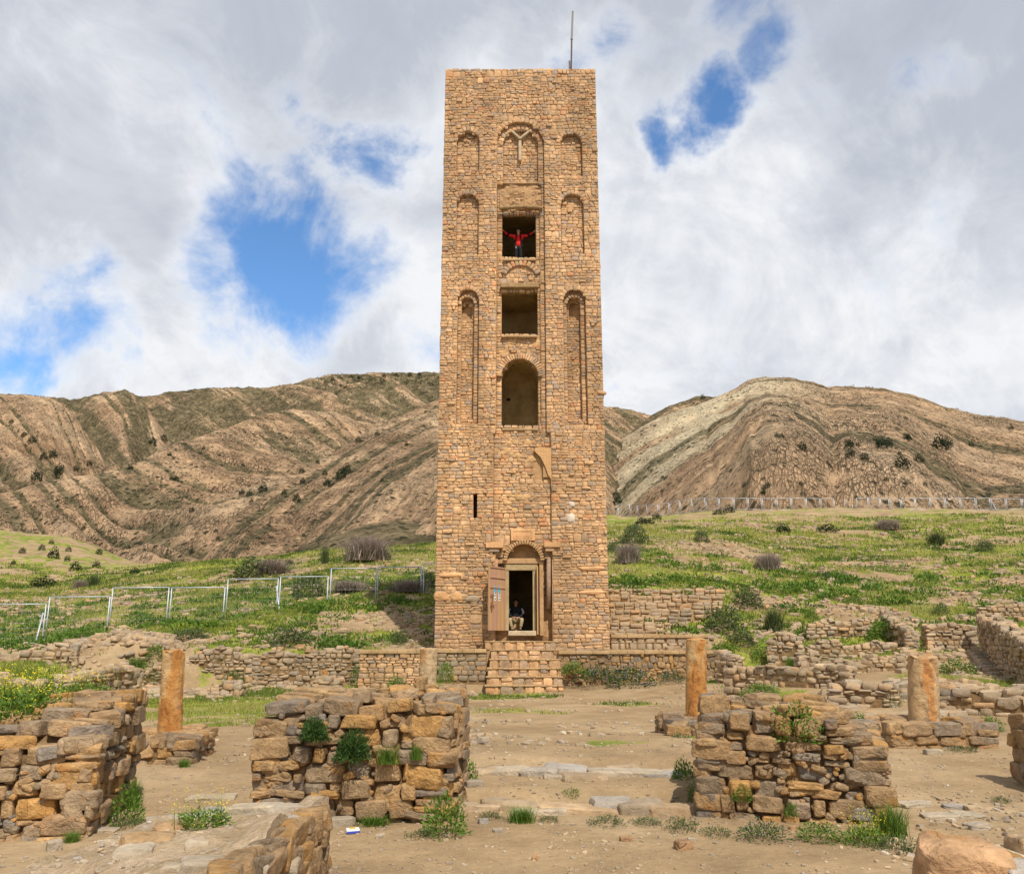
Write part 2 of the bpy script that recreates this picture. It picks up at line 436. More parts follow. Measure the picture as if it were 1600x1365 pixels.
def green_mask(x, y):
    u = x / np.maximum(y, .5); px = u * F0 + 800
    n = fbm(x * 0.28, y * 0.28, 21, 4); n2 = fbm(x * 0.06, y * 0.06, 25, 3); n3 = fbm(x * 1.3, y * 1.3, 29, 3)
    # slopes
    g = sstep(0.43, 0.58, 0.34 * n + 0.26 * n2 + 0.40 * n3 + 0.012 + 0.040 * sstep(830, 1000, px) * (1 - sstep(70, 110, y)))
    dry = sstep(95, 140, y) * sstep(850, 1100, px)
    g = g * (1 - 0.45 * dry)
    g = g * (1 - .45 * sstep(140, 170, y) * (1 - sstep(330, 380, px)) * sstep(.35, .6, fbm(x * .12, y * .12, 35, 4)))
    lush = sstep(33, 36, y) * (1 - sstep(45, 60, y)) * sstep(1050, 1200, px)
    g = np.maximum(g, lush * sstep(0.36, 0.5, n))
    on = sstep(33, 36, y)
    # grass field in front of the left retaining wall
    lf = sstep(17, 22, y) * (1 - sstep(560, 640, px)) * sstep(150, 230, px)
    rt = sstep(18, 21, y) * sstep(1090, 1150, px)
    lowg = np.maximum(lf * sstep(0.36, 0.52, n), rt * sstep(0.45, 0.56, 0.6 * n + 0.4 * n3))
    lm = sstep(16, 20, y) * (1 - sstep(150, 230, px)) * sstep(0.42, 0.55, n)
    patch = sstep(0.66, 0.72, n) * sstep(8, 12, y) * 0.6
    mound = sstep(125, 150, px) * (1 - sstep(225, 250, px)) * sstep(30, 31, y) * (1 - sstep(35.5, 37, y))
    bare = sstep(170, 200, px) * (1 - sstep(290, 320, px)) * sstep(28.5, 29.5, y) * (1 - sstep(34.5, 35.5, y))
    g = g * (1 - mound) * (1 - bare); lm = lm * (1 - mound); lowg = lowg * (1 - bare)
    g = np.where(on > 0, g * on, 0) + (1 - on) * np.maximum(np.maximum(lowg, lm), patch)
    return np.clip(g, 0, 1)

# ------------------------------------------------------------------ hills
def poly(pts):
    return np.array([p[0] for p in pts], float), np.array([p[1] for p in pts], float)
LAY = [
 # name, crest pixels, crest distance by px, front slope, back slope, gully skew (px/m), gully wavelength px, gully amp, strata mode, veg bias
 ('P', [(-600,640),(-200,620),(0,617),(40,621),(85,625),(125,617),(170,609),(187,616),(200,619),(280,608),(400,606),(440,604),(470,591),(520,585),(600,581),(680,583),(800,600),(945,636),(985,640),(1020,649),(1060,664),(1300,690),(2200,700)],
       [(-600,1500),(2200,1500)], .62, .3, 0.55, 120, 26, 'g', 0.34),  # plateau scrub; its high veg bias also paints in the cloud shadow
 ('D', [(-600,700),(60,680),(120,622),(170,610),(190,618),(230,660),(280,720),(400,800),(2200,900)],
       [(-600,1150),(2200,1150)], .62, .5, 0.30, 60, 14, 'g', 0.15),
 ('C', [(-600,600),(-100,612),(0,618),(38,621),(60,629),(90,648),(130,688),(180,738),(240,800),(400,900),(2200,1000)],
       [(-600,850),(2200,850)], .6, .55, 0.75, 95, 17, 'g', -0.02),
 ('B', [(-600,800),(-100,790),(5,768),(60,752),(125,742),(185,731),(240,702),(330,673),(390,652),(440,641),(520,646),(640,690),(760,760),(2200,900)],
       [(-600,430),(0,470),(185,540),(330,640),(440,760),(760,800),(2200,800)], .52, .5, 0.95, 95, 15, 'g', -0.10),
 ('A', [(-600,1000),(200,960),(290,900),(325,868),(352,825),(380,793),(420,768),(500,716),(560,681),(600,657),(680,627),(760,604),(850,612),(945,662),(1000,700),(1100,760),(2200,900)],
       [(-600,330),(325,350),(420,430),(560,560),(680,680),(2200,700)], .50, .5, 0.05, 90, 2.0, 's', -0.20),
 ('E', [(-600,1000),(300,930),(380,893),(440,868),(500,842),(560,822),(620,812),(690,818),(760,830),(900,870),(2200,1000)],
       [(-600,300),(2200,300)], .30, .4, 0.0, 80, 1.5, 's', 0.40),
 ('G', [(-600,1000),(800,740),(960,700),(1000,668),(1025,650),(1060,635),(1100,622),(1148,622),(1220,650),(2200,900)],
       [(-600,1100),(2200,1100)], .6, .5, 0.3, 70, 10, 's', 0.05),
 ('R', [(-600,1000),(800,800),(900,738),(945,708),(1020,664),(1060,648),(1100,636),(1150,617),(1185,599),(1210,594),(1250,595),(1290,601),(1315,610),(1350,607),(1400,610),(1450,621),(1500,638),(1545,651),(1600,657),(1800,690),(2200,740)],
       [(-600,640),(900,660),(1600,700),(2200,700)], .44, .5, 0.05, 110, 2.5, 's', -0.28),
 ('S', [(-600,1100),(900,930),(1000,850),(1060,795),(1120,750),(1190,722),(1250,735),(1330,762),(1420,775),(1500,770),(1600,757),(1800,745),(2200,760)],
       [(-600,330),(2200,330)], .43, .35, 0.05, 90, 2.0, 's', -0.12),
]
def H(x, y, attrs=False):
    u = x / y; px = u * F0 + 800
    best = np.full(x.shape, -60.0); veg = np.zeros(x.shape); uv = np.zeros(x.shape + (3,)); col = np.zeros(x.shape)
    for li, (nm, cr, yc, sf, sb, skew, wl, amp, mode, vb) in enumerate(LAY):
        cx, cy = poly(cr); yx, yv = poly(yc)
        jit = (fbm(px / 22.0, 0 * px + li * 7.3, 60 + li, 4, 0.55) - 0.5) * 9
        cpy = np.interp(px, cx, cy)
        Yc = np.interp(px, yx, yv)
        zc = ZC + Yc * np.tan(TH + np.arctan((H0 / 2 - cpy) / F0))
        d = Yc - y
        cpy = cpy + jit * (0.8 if nm not in 'ES' else 0.5) * np.exp(-np.maximum(d, 0) / (Yc * .05))
        zc = ZC + Yc * np.tan(TH + np.arctan((H0 / 2 - cpy) / F0))
        rr = Yc * 0.02
        front = np.sqrt(np.maximum(d, 0) ** 2 + rr ** 2) - rr
        ff = 1.0 - 0.22 * sstep(0.25, 0.9, d / Yc * 2.2)
        z = zc - sf * front * ff - sb * np.maximum(-d, 0)
        t = px - skew * d
        dd = np.clip(d / 60.0, 0, 1)
        w1 = fbm(t / wl + 0.6 * fbm(px / 150, d / 120, 90 + li, 2), d / 900.0, 30 + li, 2)
        r1 = 1 - np.abs(2 * w1 - 1)
        w2 = vnoise(t / (wl * 0.30) + 0.5 * fbm(px / 40, d / 60, 95 + li, 2), d / 500.0, 40 + li)
        r2 = 1 - np.abs(2 * w2 - 1)
        r3 = 1 - np.abs(2 * vnoise(t / (wl * 0.11) + 0.6 * fbm(px / 30, d / 40, 97 + li, 2), d / 200.0, 45 + li) - 1)
        n2 = fbm(x / 38.0, y / 38.0, 50 + li, 5, 0.55) - 0.5
        n3 = fbm(x / 7.0, y / 7.0, 55 + li, 3, 0.6) - 0.5
        gul = (r1 ** 2) * 0.65 + (r2 ** 3) * 0.55 + (r3 ** 2) * 0.16
        sc = Yc / 600.0
        strat = d * 1.0 + 8 * sc * (fbm(px / 190.0, d / 170.0, 70 + li, 2) - 0.5) * 2
        if mode == 's':
            ledge = vnoise(strat / (17 * sc), px / 260.0, 80 + li)
            z = z + (ledge - 0.5) * 5.0 * sc * np.clip(d / 25, 0, 1)
        z = z - amp * gul * dd * (0.35 + 0.65 * np.clip(d / 160, 0, 1)) + n2 * 3.5 * sc * np.clip(dd + .25, 0, 1) + n3 * 1.8 * sc
        z = z - 45 * (1 - sstep(150, 235, y))
        if attrs:
            vn = fbm(x / 60.0, y / 60.0, 100 + li, 5)
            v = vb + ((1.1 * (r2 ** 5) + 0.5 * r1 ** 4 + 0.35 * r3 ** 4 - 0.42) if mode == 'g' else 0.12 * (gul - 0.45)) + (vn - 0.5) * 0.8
            if mode == 's':
                band = vnoise(strat / (16 * sc), px / 500.0, 110 + li)
                v = v + sstep(0.56, 0.70, band) * 0.50 + sstep(.7, .85, vnoise(strat / (5 * sc), px / 200.0, 120 + li)) * .3
                if nm == 'S':
                    v = v + 0.75 * np.exp(-((d - 8) / 11.0) ** 2) + 0.45 * np.exp(-((d - 62) / 10.0) ** 2) * sstep(1100, 1300, px)
            U = np.stack([strat if mode == 's' else t * Yc / F0, px * Yc / F0 if mode == 's' else d, z * 0.6], -1)
            b = z > best
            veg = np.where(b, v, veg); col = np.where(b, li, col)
            uv = np.where(b[..., None], U, uv)
        best = np.maximum(best, z)
    if attrs: return best, veg, uv, col
    return best

def hit(px, py, ymin=2.0, ymax=2500.0, n=2600):
    Ys = np.exp(np.linspace(math.log(ymin), math.log(ymax), n))
    r = ray(px, py)
    X = r.x / r.y * Ys; Z = ZC + r.z / r.y * Ys
    S = np.where(Ys < 290, T(X, np.minimum(Ys, 300)), -99)
    far = Ys > 120
    S[far] = np.maximum(S[far], H(X[far], Ys[far]))
    k = np.argmax(S >= Z)
    if S[k] < Z[k]: k = n - 1
    return Vector((float(X[k]), float(Ys[k]), float(S[k])))

# ground mesh
def grid_faces(nu, nv):
    i = np.arange(nu - 1)[:, None]; j = np.arange(nv - 1)[None, :]
    a = (i * nv + j).ravel()
    return np.stack([a, a + nv, a + nv + 1, a + 1], 1)
mg, n, b = new_mat('ground_soil', 0.95, 0.1)
P = n.node('ShaderNodeNewGeometry').outputs['Position']
n1 = n.noise(P, 0.35, 8, 0.6); n2 = n.noise(P, 2.2, 8, 0.65); n3 = n.noise(P, 14, 6, 0.7)
dirt = n.ramp(n1, [(0.3, (0.225, 0.15, 0.08)), (0.5, (0.31, 0.215, 0.118)), (0.68, (0.385, 0.28, 0.165))])
dirt = n.vmath('SCALE', dirt, scale=n.mrange(n2, 0.3, 0.7, 0.82, 1.16, smooth=False)).outputs[0]
dirt = n.vmath('SCALE', dirt, scale=n.mrange(n3, 0.3, 0.7, 0.86, 1.12, smooth=False)).outputs[0]
vs_ = n.vor(P, 26.0, 'F1', 0); vc = n.vor(P, 26.0, 'F1', 1)
peb = n.math('MULTIPLY', n.mrange(vs_, 0.30, 0.20), n.mrange(n.node('ShaderNodeSeparateColor', ins={0: vc}).outputs[0], 0.72, 0.8))
dirt = n.mix(n.math('MULTIPLY', peb, 0.75), dirt, (0.46, 0.36, 0.25, 1))
vs2 = n.vor(P, 9.0, 'F1', 0); vc2 = n.vor(P, 9.0, 'F1', 1)
peb2 = n.math('MULTIPLY', n.mrange(vs2, 0.30, 0.22), n.mrange(n.node('ShaderNodeSeparateColor', ins={0: vc2}).outputs[1], 0.80, 0.86))
dirt = n.mix(n.math('MULTIPLY', peb2, 0.7), dirt, (0.33, 0.22, 0.13, 1))
gn = n.noise(P, 0.8, 6, 0.65); gn2 = n.noise(P, 6.0, 4, 0.7); gn3 = n.noise(P, 0.16, 4, 0.6)
gc = n.ramp(gn, [(0.3, (0.05, 0.09, 0.014)), (0.45, (0.13, 0.175, 0.022)), (0.55, (0.23, 0.24, 0.04)), (0.65, (0.33, 0.255, 0.12))])
gc = n.mix(n.mrange(gn3, 0.5, 0.66, 0, 0.6), gc, (0.28, 0.295, 0.04, 1))
gc = n.vmath('SCALE', gc, scale=n.mrange(gn2, 0.3, 0.7, 0.7, 1.25, smooth=False)).outputs[0]
ga = n.attr('green')
gf = n.mrange(n.math('ADD', ga, n.math('MULTIPLY', n.math('SUBTRACT', gn2, 0.5), 1.0)), 0.38, 0.62)
c = n.mix(gf, dirt, gc)
n.l.new(c, b.inputs['Base Color'])
hh = n.math('ADD', n.math('ADD', n.math('MULTIPLY', n2, 1.0), n.math('MULTIPLY', n3, 0.35)), n.math('MULTIPLY', n.math('ADD', peb, peb2), 0.25))
bump(n, b, hh, 0.7, 0.06)
M_GROUND = mg

NU, NY = 760, 640
U = np.linspace(-1.25, 1.25, NU); Yn = np.exp(np.linspace(math.log(2.4), math.log(262), NY))
UU, YY = np.meshgrid(U, Yn, indexing='ij')
XX = UU * YY; ZZ = T(XX, YY)
GR = green_mask(XX, YY)
me = mesh_np('ground', np.stack([XX, YY, ZZ], -1).reshape(-1, 3), grid_faces(NU, NY), M_GROUND, True, {'green': GR.ravel()})
tag(link('ground', me), kind='structure')
# ground round and behind the camera
xs = np.linspace(-60, 60, 60); ys = np.linspace(-60, 3.2, 40)
xx, yy = np.meshgrid(xs, ys, indexing='ij')
zz_ = np.full(xx.shape, -0.04)
me = mesh_np('ground', np.stack([xx, yy, zz_], -1).reshape(-1, 3), grid_faces(60, 40), M_GROUND, True, {'green': np.zeros(xx.size)})
tag(link('ground', me), kind='structure')

# hills mesh
mh, n, b = new_mat('hill_rock', 0.95, 0.1)
P = n.node('ShaderNodeNewGeometry').outputs['Position']
va = n.attr('veg'); uva = n.attr('rock_uv', 1)
wob = n.vmath('SCALE', n.vmath('SUBTRACT', n.noise(P, 0.05, 4, 0.6, 0, 1), (0.5, 0.5, 0.5)).outputs[0], scale=9.0).outputs[0]
q = n.vmath('ADD', uva, wob).outputs[0]
q1 = n.vmath('MULTIPLY', q, (0.32, 0.13, 0.10)).outputs[0]
cr1 = n.vor(q1, 1.3, 'DISTANCE_TO_EDGE')
q2 = n.vmath('MULTIPLY', q, (0.30, 0.22, 0.2)).outputs[0]
cr2 = n.vor(q2, 1.7, 'DISTANCE_TO_EDGE')
crack = n.math('MAXIMUM', n.mrange(cr1, 0.0, 0.085, 1.0, 0.0), n.math('MULTIPLY', n.mrange(cr2, 0.0, 0.12, 1.0, 0.0), 0.55))
crn = n.math('MULTIPLY', n.mrange(n.noise(P, 0.05, 6, 0.7), 0.38, 0.58), n.mrange(n.noise(P, 0.009, 3, 0.5), 0.40, 0.60, 0.5, 1.0))
crack = n.math('MULTIPLY', crack, crn)
n1 = n.noise(P, 0.012, 6, 0.6); n2 = n.noise(P, 0.16, 8, 0.7); n3 = n.noise(P, 0.6, 5, 0.7)
rock = n.ramp(n1, [(0.3, (0.38, 0.24, 0.135)), (0.5, (0.475, 0.315, 0.185)), (0.7, (0.57, 0.41, 0.255))])
cellc = n.node('ShaderNodeSeparateColor', ins={0: n.vor(q1, 1.3, 'F1', 1)}).outputs[0]
strip = n.noise(n.vmath('MULTIPLY', uva, (0.11, 0.007, 0.02)).outputs[0], 1.0, 4, 0.6)
rock = n.vmath('SCALE', rock, scale=n.mrange(strip, 0.36, 0.64, 0.80, 1.13)).outputs[0]
rock = n.vmath('SCALE', rock, scale=n.mrange(cellc, 0, 1, 0.85, 1.12, smooth=False)).outputs[0]
rock = n.vmath('SCALE', rock, scale=n.mrange(n2, 0.3, 0.7, 0.8, 1.15, smooth=False)).outputs[0]
rock = n.mix(n.math('MULTIPLY', crack, 0.85), rock, (0.06, 0.047, 0.03, 1))
scr = n.vor(P, 0.22, 'F1', 0); scc = n.node('ShaderNodeSeparateColor', ins={0: n.vor(P, 0.22, 'F1', 1)}).outputs[0]
spots = n.math('MULTIPLY', n.mrange(scr, 0.34, 0.22), n.mrange(n.math('ADD', scc, n.math('MULTIPLY', va, 0.8)), 0.48, 0.58))
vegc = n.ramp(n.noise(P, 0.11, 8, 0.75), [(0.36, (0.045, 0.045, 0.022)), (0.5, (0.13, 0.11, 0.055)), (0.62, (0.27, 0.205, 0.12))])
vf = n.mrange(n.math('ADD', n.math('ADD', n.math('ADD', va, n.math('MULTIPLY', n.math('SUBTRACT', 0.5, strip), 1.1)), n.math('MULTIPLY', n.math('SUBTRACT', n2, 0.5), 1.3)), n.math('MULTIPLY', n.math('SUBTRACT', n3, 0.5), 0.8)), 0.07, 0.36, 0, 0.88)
pal = n.attr('pale')
rock = n.mix(pal, rock, n.vmath('SCALE', (0.62, 0.52, 0.34), scale=n.mrange(n2, 0.3, 0.7, 0.8, 1.15, smooth=False)).outputs[0])  # mixes the painted sunlit patch into the rock colour
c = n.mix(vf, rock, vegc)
spb = n.math('MULTIPLY', n.mrange(n.vor(P, 0.42, 'F1', 0), 0.40, 0.26), n.mrange(n.math('ADD', n.node('ShaderNodeSeparateColor', ins={0: n.vor(P, 0.42, 'F1', 1)}).outputs[1], n.math('MULTIPLY', n.noise(P, 0.02, 3, .6), 0.5)), 0.66, 0.74))
c = n.mix(n.math('MULTIPLY', spb, 0.75), c, (0.055, 0.05, 0.028, 1))
c = n.mix(n.math('MULTIPLY', spots, 0.85), c, (0.03, 0.034, 0.016, 1))
gl = n.attr('lush')
c = n.mix(n.mrange(n.math('ADD', gl, n.math('MULTIPLY', n.math('SUBTRACT', n2, 0.5), 0.9)), 0.35, 0.65), c, (0.15, 0.18, 0.035, 1))
n.l.new(c, b.inputs['Base Color'])
hh = n.math('SUBTRACT', n.math('ADD', n.math('MULTIPLY', n2, 2.0), n.math('MULTIPLY', n3, 0.8)), n.math('MULTIPLY', crack, 0.9))
hh = n.math('ADD', hh, n.math('MULTIPLY', spots, 0.6))
bump(n, b, hh, 1.0, 1.7)
NU, NY = 1000, 520
U = np.linspace(-1.15, 1.15, NU); Yn = np.exp(np.linspace(math.log(150), math.log(1750), NY))
UU, YY = np.meshgrid(U, Yn, indexing='ij')
XX = UU * YY
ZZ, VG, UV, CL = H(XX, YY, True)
pxs = UU * F0 + 800
lush = YY * 0
pyy = H0 / 2 - F0 * np.tan(np.arctan((ZZ - ZC) / YY) - TH)
pale = (CL == 7) * 0.85 * np.exp(-((pxs - 1060 - (690 - pyy) * 1.1) / 110.0) ** 2 ) * sstep(.35, .5, fbm(XX / 30, YY / 30, 333, 4))  # sunlit patch on the right hill, painted as lighter rock
me = mesh_np('hills', np.stack([XX, YY, ZZ], -1).reshape(-1, 3), grid_faces(NU, NY), mh, True,
             {'veg': VG.ravel(), 'rock_uv': UV.reshape(-1, 3), 'lush': lush.ravel(), 'pale': pale.ravel()})
tag(link('hills', me), kind='structure')
# ------------------------------------------------------------------ stones
def cube_sphere(seg):
    idx = {}; V = []; Fq = []
    def vid(a):
        k = tuple(int(v) for v in a)
        if k not in idx:
            idx[k] = len(V); V.append(k)
        return idx[k]
    for ax in range(3):
        for sg in (0, seg):
            for i in range(seg):
                for j in range(seg):
                    q = []
                    for (a, c) in ((i, j), (i + 1, j), (i + 1, j + 1), (i, j + 1)):
                        p = [0, 0, 0]; p[ax] = sg; p[(ax + 1) % 3] = a; p[(ax + 2) % 3] = c
                        q.append(vid(p))
                    if sg == 0: q = q[::-1]
                    Fq.append(q)
    return np.array(V, float) / seg * 2 - 1, np.array(Fq)
def stone_variant(seed, seg, p=5.0, cuts=7, noise=0.04, lo=0.36, hi=0.50):
    r = np.random.default_rng(seed)
    V, Fq = cube_sphere(seg)
    L = (np.abs(V) ** p).sum(1) ** (1 / p)
    m = np.abs(V).max(1)
    V = V / L[:, None] * 0.5
    for k in range(cuts):
        nrm = r.normal(size=3); nrm /= np.linalg.norm(nrm)
        ext = (np.abs(nrm) * 0.5).sum()
        d = ext * r.uniform(lo * 2, hi * 2)
        dd = V @ nrm - d
        V = V - np.outer(np.maximum(dd, 0), nrm)
    if noise:
        ph = r.uniform(0, 6.28, (5, 3)); fr = r.uniform(3, 14, (5, 3)) * np.array([1, 1, 1])
        dsp = sum(np.sin(V * fr[i] + ph[i]).prod(1) for i in range(5)) / 2.2
        V = V * (1 + dsp[:, None] * noise * 2)
        if seg > 4: V = V + r.normal(size=V.shape) * noise * 0.10
    ex = V.max(0) - V.min(0)
    V = (V - (V.max(0) + V.min(0)) / 2) / ex
    return V, Fq
def make_lib(n, seg, seed, **kw):
    return [stone_variant(seed + i, seg, **kw) for i in range(n)]
LIB_LOW = make_lib(14, 2, 100, p=6, cuts=4, noise=0.03, lo=0.38)
LIB_TOW = make_lib(26, 3, 200, p=6.5, cuts=5, noise=0.03, lo=0.38)
LIB_DRY = make_lib(26, 3, 250, p=5.5, cuts=8, noise=0.05, lo=0.33)
LIB_MID = make_lib(20, 4, 300, p=4.0, cuts=7, noise=0.05, lo=0.34)
LIB_HI = make_lib(30, 10, 400, p=9, cuts=14, noise=0.022, lo=0.37)
def cells(a0, a1, z, h, sw, p2=.3, p3=.0, cw=(.45, 1.1), tail=.1):
    """random rubble: chunks of a course, each split in one, two or three rows of stones"""
    a = a0
    while a < a1 - .02:
        w = R.uniform(*cw)
        if a + w > a1 - tail * 2: w = a1 - a
        q = R.random(); nr = 3 if q < p3 else (2 if q < p3 + p2 else 1)
        fr = [R.uniform(.75, 1.3) for _ in range(nr)]; sm = sum(fr); zc = z
        for f in fr:
            hh = h * f / sm; x = a
            while x < a + w - .02:
                ws = R.uniform(*sw) * (1.0 if nr == 1 else .9)
                if R.random() < .1: ws *= .6
                if x + ws > a + w - tail: ws = a + w - x
                yield x, ws, zc, hh
                x += ws
            zc += hh
        a += w
_libm = {}
def lib_meshes(lib, mat):
    k = (id(lib), mat.name)
    if k not in _libm:
        out = []
        for V, Fq in lib:
            me = mesh_np('stone', V, Fq, mat, True)
            me.set_sharp_from_angle(angle=math.radians(26 if len(V) < 500 else 13))
            out.append(me)
        _libm[k] = out
    return _libm[k]
def rotm(rx, ry, rz):
    return np.array(Euler((rx, ry, rz)).to_matrix())
def join_stones(name, stones, lib, mat, parent=None, origin=(0, 0, 0), kind='stuff', smooth=True):
    Vs = []; Fs = []; Rn = []; base = 0
    O = np.array(origin, float)
    for s in stones:
        V, Fq = lib[R.randrange(len(lib))]
        Mx = rotm(*s['r'])
        v = (V * np.array(s['s'])) @ Mx.T + np.array(s['c']) - O
        Vs.append(v); Fs.append(Fq + base); base += len(V)
        Rn.append(np.full(len(V), R.random() if s.get('t') is None else s['t']))
    if not Vs: return None
    me = mesh_np(name, np.concatenate(Vs), np.concatenate(Fs), mat, smooth, {'rnd': np.concatenate(Rn)})
    if smooth: me.set_sharp_from_angle(angle=math.radians(30))
    o = link(name, me, parent)
    if kind: o['kind'] = kind
    return o
def emit(root, stones, lib, mat, limit=300, lowlib=None, name='stone'):
    O = Vector(root.location)
    ms = lib_meshes(lib, mat)
    def score(s):
        dY = max(s['c'][1], 1)
        return s['s'][0] * s['s'][2] / dY ** 2 * s.get('vis', 1.0)
    st = sorted(stones, key=score, reverse=True)
    for s in st[:limit]:
        o = link(name, ms[R.randrange(len(ms))], root, Vector(s['c']) - O, s['r'], s['s'])
    rest = st[limit:]
    if rest:
        join_stones('small_stones', rest, lowlib or lib, mat, root, O)
def S(c, s, r=(0, 0, 0), vis=1.0, t=None):
    return {'c': tuple(c), 's': tuple(s), 'r': tuple(r), 'vis': vis, 't': t}

def wall(root, fl, yaw, width, depth, hfun, ch=(.14, .22), sw=(.2, .5), sides='FLRB', gap=.012, zb=None, jit=.03, top=True, tilt=.06,
         sd=(.22, .34), sink=.15, loose=0.0, core=True, core_mat=None, ragged=0.0, topscale=1.0, proud=.03, p2=.35, ins=.05):
    """rubble wall: fl = front-left corner at ground (x, y); u runs along the front, v to the back; heights are absolute z"""
    ca, sa = math.cos(yaw), math.sin(yaw)
    def wp(u, v): return fl[0] + u * ca - v * sa, fl[1] + u * sa + v * ca
    st = []
    faces = {'F': (width, lambda a: (a, 0.0), yaw, 0), 'B': (width, lambda a: (width - a, depth), yaw + math.pi, 0),
             'L': (depth, lambda a: (0.0, depth - a), yaw - math.pi / 2, 0), 'R': (depth, lambda a: (width, a), yaw + math.pi / 2, 0)}
    base0 = zb if zb is not None else None
    for fc in sides:
        Lw, f2, fyaw, _ = faces[fc]
        us = np.linspace(0, Lw, 12)
        hmax = max(hfun(*f2(a)) for a in us)
        zmin = min(float(T(*wp(*f2(a)), False)) for a in us) if base0 is None else base0
        z = zmin - sink
        inw = np.array([-math.sin(fyaw), math.cos(fyaw)])      # inward normal of the face
        row = 0
        while z < hmax:
            h = R.uniform(*ch)
            for (a, w, zc_, hs) in cells(-R.uniform(0, .06), Lw + R.uniform(-.02, .03), z, h, sw, p2, 0.0, (sw[0] * 1.6, sw[1] * 2.4), sw[0] * .5):
                am = a + w / 2
                u, v = f2(min(max(am, 0), Lw))
                hh = hfun(u, v) + R.uniform(-ragged, ragged)
                if zc_ + hs * .55 >= hh: continue
                x, y = wp(u, v)
                d = R.uniform(*sd); off = d / 2 - R.uniform(-proud, proud)
                st.append(S((x + inw[0] * off, y + inw[1] * off, zc_ + hs / 2 + R.uniform(-jit, jit) * .4), (w - gap, d, hs * R.uniform(.95, 1.12)),
                            (R.uniform(-tilt, tilt), R.uniform(-tilt, tilt), fyaw + R.uniform(-.08, .08)), 1.0 if fc in 'F' else .6))
            z += h * 0.97; row += 1
    if top:
        v = 0.12
        while v < depth:
            u = R.uniform(0, .1)
            while u < width:
                w = R.uniform(sw[0] * 1.1, sw[1] * 1.1) * topscale; dd = R.uniform(sw[0], sw[1] * .9) * topscale; h = R.uniform(ch[0] * .8, ch[1]) * topscale
                uu = min(u + w / 2, width - w * .42); vv = min(v + dd / 2 - .1, depth - dd * .42)
                hh = hfun(uu, vv)
                x, y = wp(uu, vv)
                st.append(S((x, y, hh - h * .30 + R.uniform(-.02, .04)), (w, dd, h), (R.uniform(-.14, .14), R.uniform(-.14, .14), yaw + R.uniform(-.5, .5)), .7))
                u += w * 1.03
            v += (sw[0] + sw[1]) * .46 * topscale
    if core:
        nu, nv = max(3, int(width / .12)), max(3, int(depth / .12))
        us = np.linspace(ins, width - ins, nu); vv = np.linspace(ins, depth - ins, nv)
        V = []
        O = Vector(root.location)
        for i, u in enumerate(us):
            for j, v in enumerate(vv):
                x, y = wp(u, v)
                V.append((x - O.x, y - O.y, hfun(u, v) - .09 + R.uniform(-.02, .02) - O.z))
        Fs = [tuple(f) for f in grid_faces(nu, nv)]
        ring = [i * nv for i in range(nu)] + [(nu - 1) * nv + j for j in range(1, nv)] + [i * nv + nv - 1 for i in range(nu - 2, -1, -1)] + [j for j in range(nv - 2, 0, -1)]
        b0 = len(V)
        zlow = (zb if zb is not None else min(float(T(*wp(a, b_), False)) for a in (0, width) for b_ in (0, depth))) - .3
        for k in ring: V.append((V[k][0], V[k][1], zlow - O.z))
        L = len(ring)
        for k in range(L):
            k2 = (k + 1) % L
            Fs.append((ring[k], ring[k2], b0 + k2, b0 + k))
        me = mesh_py('earth_core', V, Fs, core_mat or M_CORE, False)
        link('earth_core', me, root)
    return st

# ------------------------------------------------------------------ tower
YT = 32.2
tp = lambda px, py: at(px, py, YT)
TB = tp(815, 1012).z
XL, XR = tp(678, 1000).x, tp(953, 1000).x
ZTOP = tp(811, 110).z
TD = 6.5
def fx(px, py): return tp(px, py).x
feats = []     # x0,x1,z0,ztop(apex),arch,depth,kind
def feat(pl, pr, pt, pb, arch, depth, kind='stone'):
    pm = (pt + pb) / 2
    feats.append((fx(pl, pm), fx(pr, pm), tp(800, pb).z, tp(800, pt).z, arch, depth, kind))
feat(775, 852.5, 191, 866, True, .15)
feat(771, 861.5, 672, 866, False, .15)
feat(776, 845, 283, 668, False, .26)
feat(786, 841, 200, 281, True, .30)
feat(781, 846, 283, 322, False, .20, 'rough')
feat(779, 845, 404, 441, False, .22)
feat(714, 749, 205, 268, True, .20)
feat(876, 909.5, 208, 275, True, .20)
feat(713, 748, 303, 398, True, .20)
feat(877, 912, 303, 398, True, .20)
feat(714, 747.5, 452, 662, True, .20)
feat(881, 916.5, 452, 663, True, .20)
feat(719, 740, 462, 658, True, .42)
feat(887, 909, 462, 658, True, .42)
feat(721, 737, 468, 492, True, .55, 'rough')
feat(889, 906, 466, 494, True, .60, 'rough')
feat(835, 861.5, 700, 745, False, .08, 'plain')
feat(834, 848, 705, 750, False, .2, 'plain')
feat(785, 838.5, 326, 402, False, 99, 'open')
feat(783, 840, 449, 522, False, 99, 'open')
feat(784, 841, 559, 668, True, 99, 'open')
feat(739, 745, 770, 811, False, 1.2, 'dark')
feat(872.5, 878, 741, 747, False, .7, 'dark')
feat(757, 762, 747, 752, False, .4, 'dark')
feat(773, 864, 866, 1000, False, .45, 'rough')
feat(786, 850, 856, 872, False, .25, 'plain')
feat(792, 845, 849, 875, True, .50, 'plain')
feat(790, 836, 878, 986, False, 99, 'open')
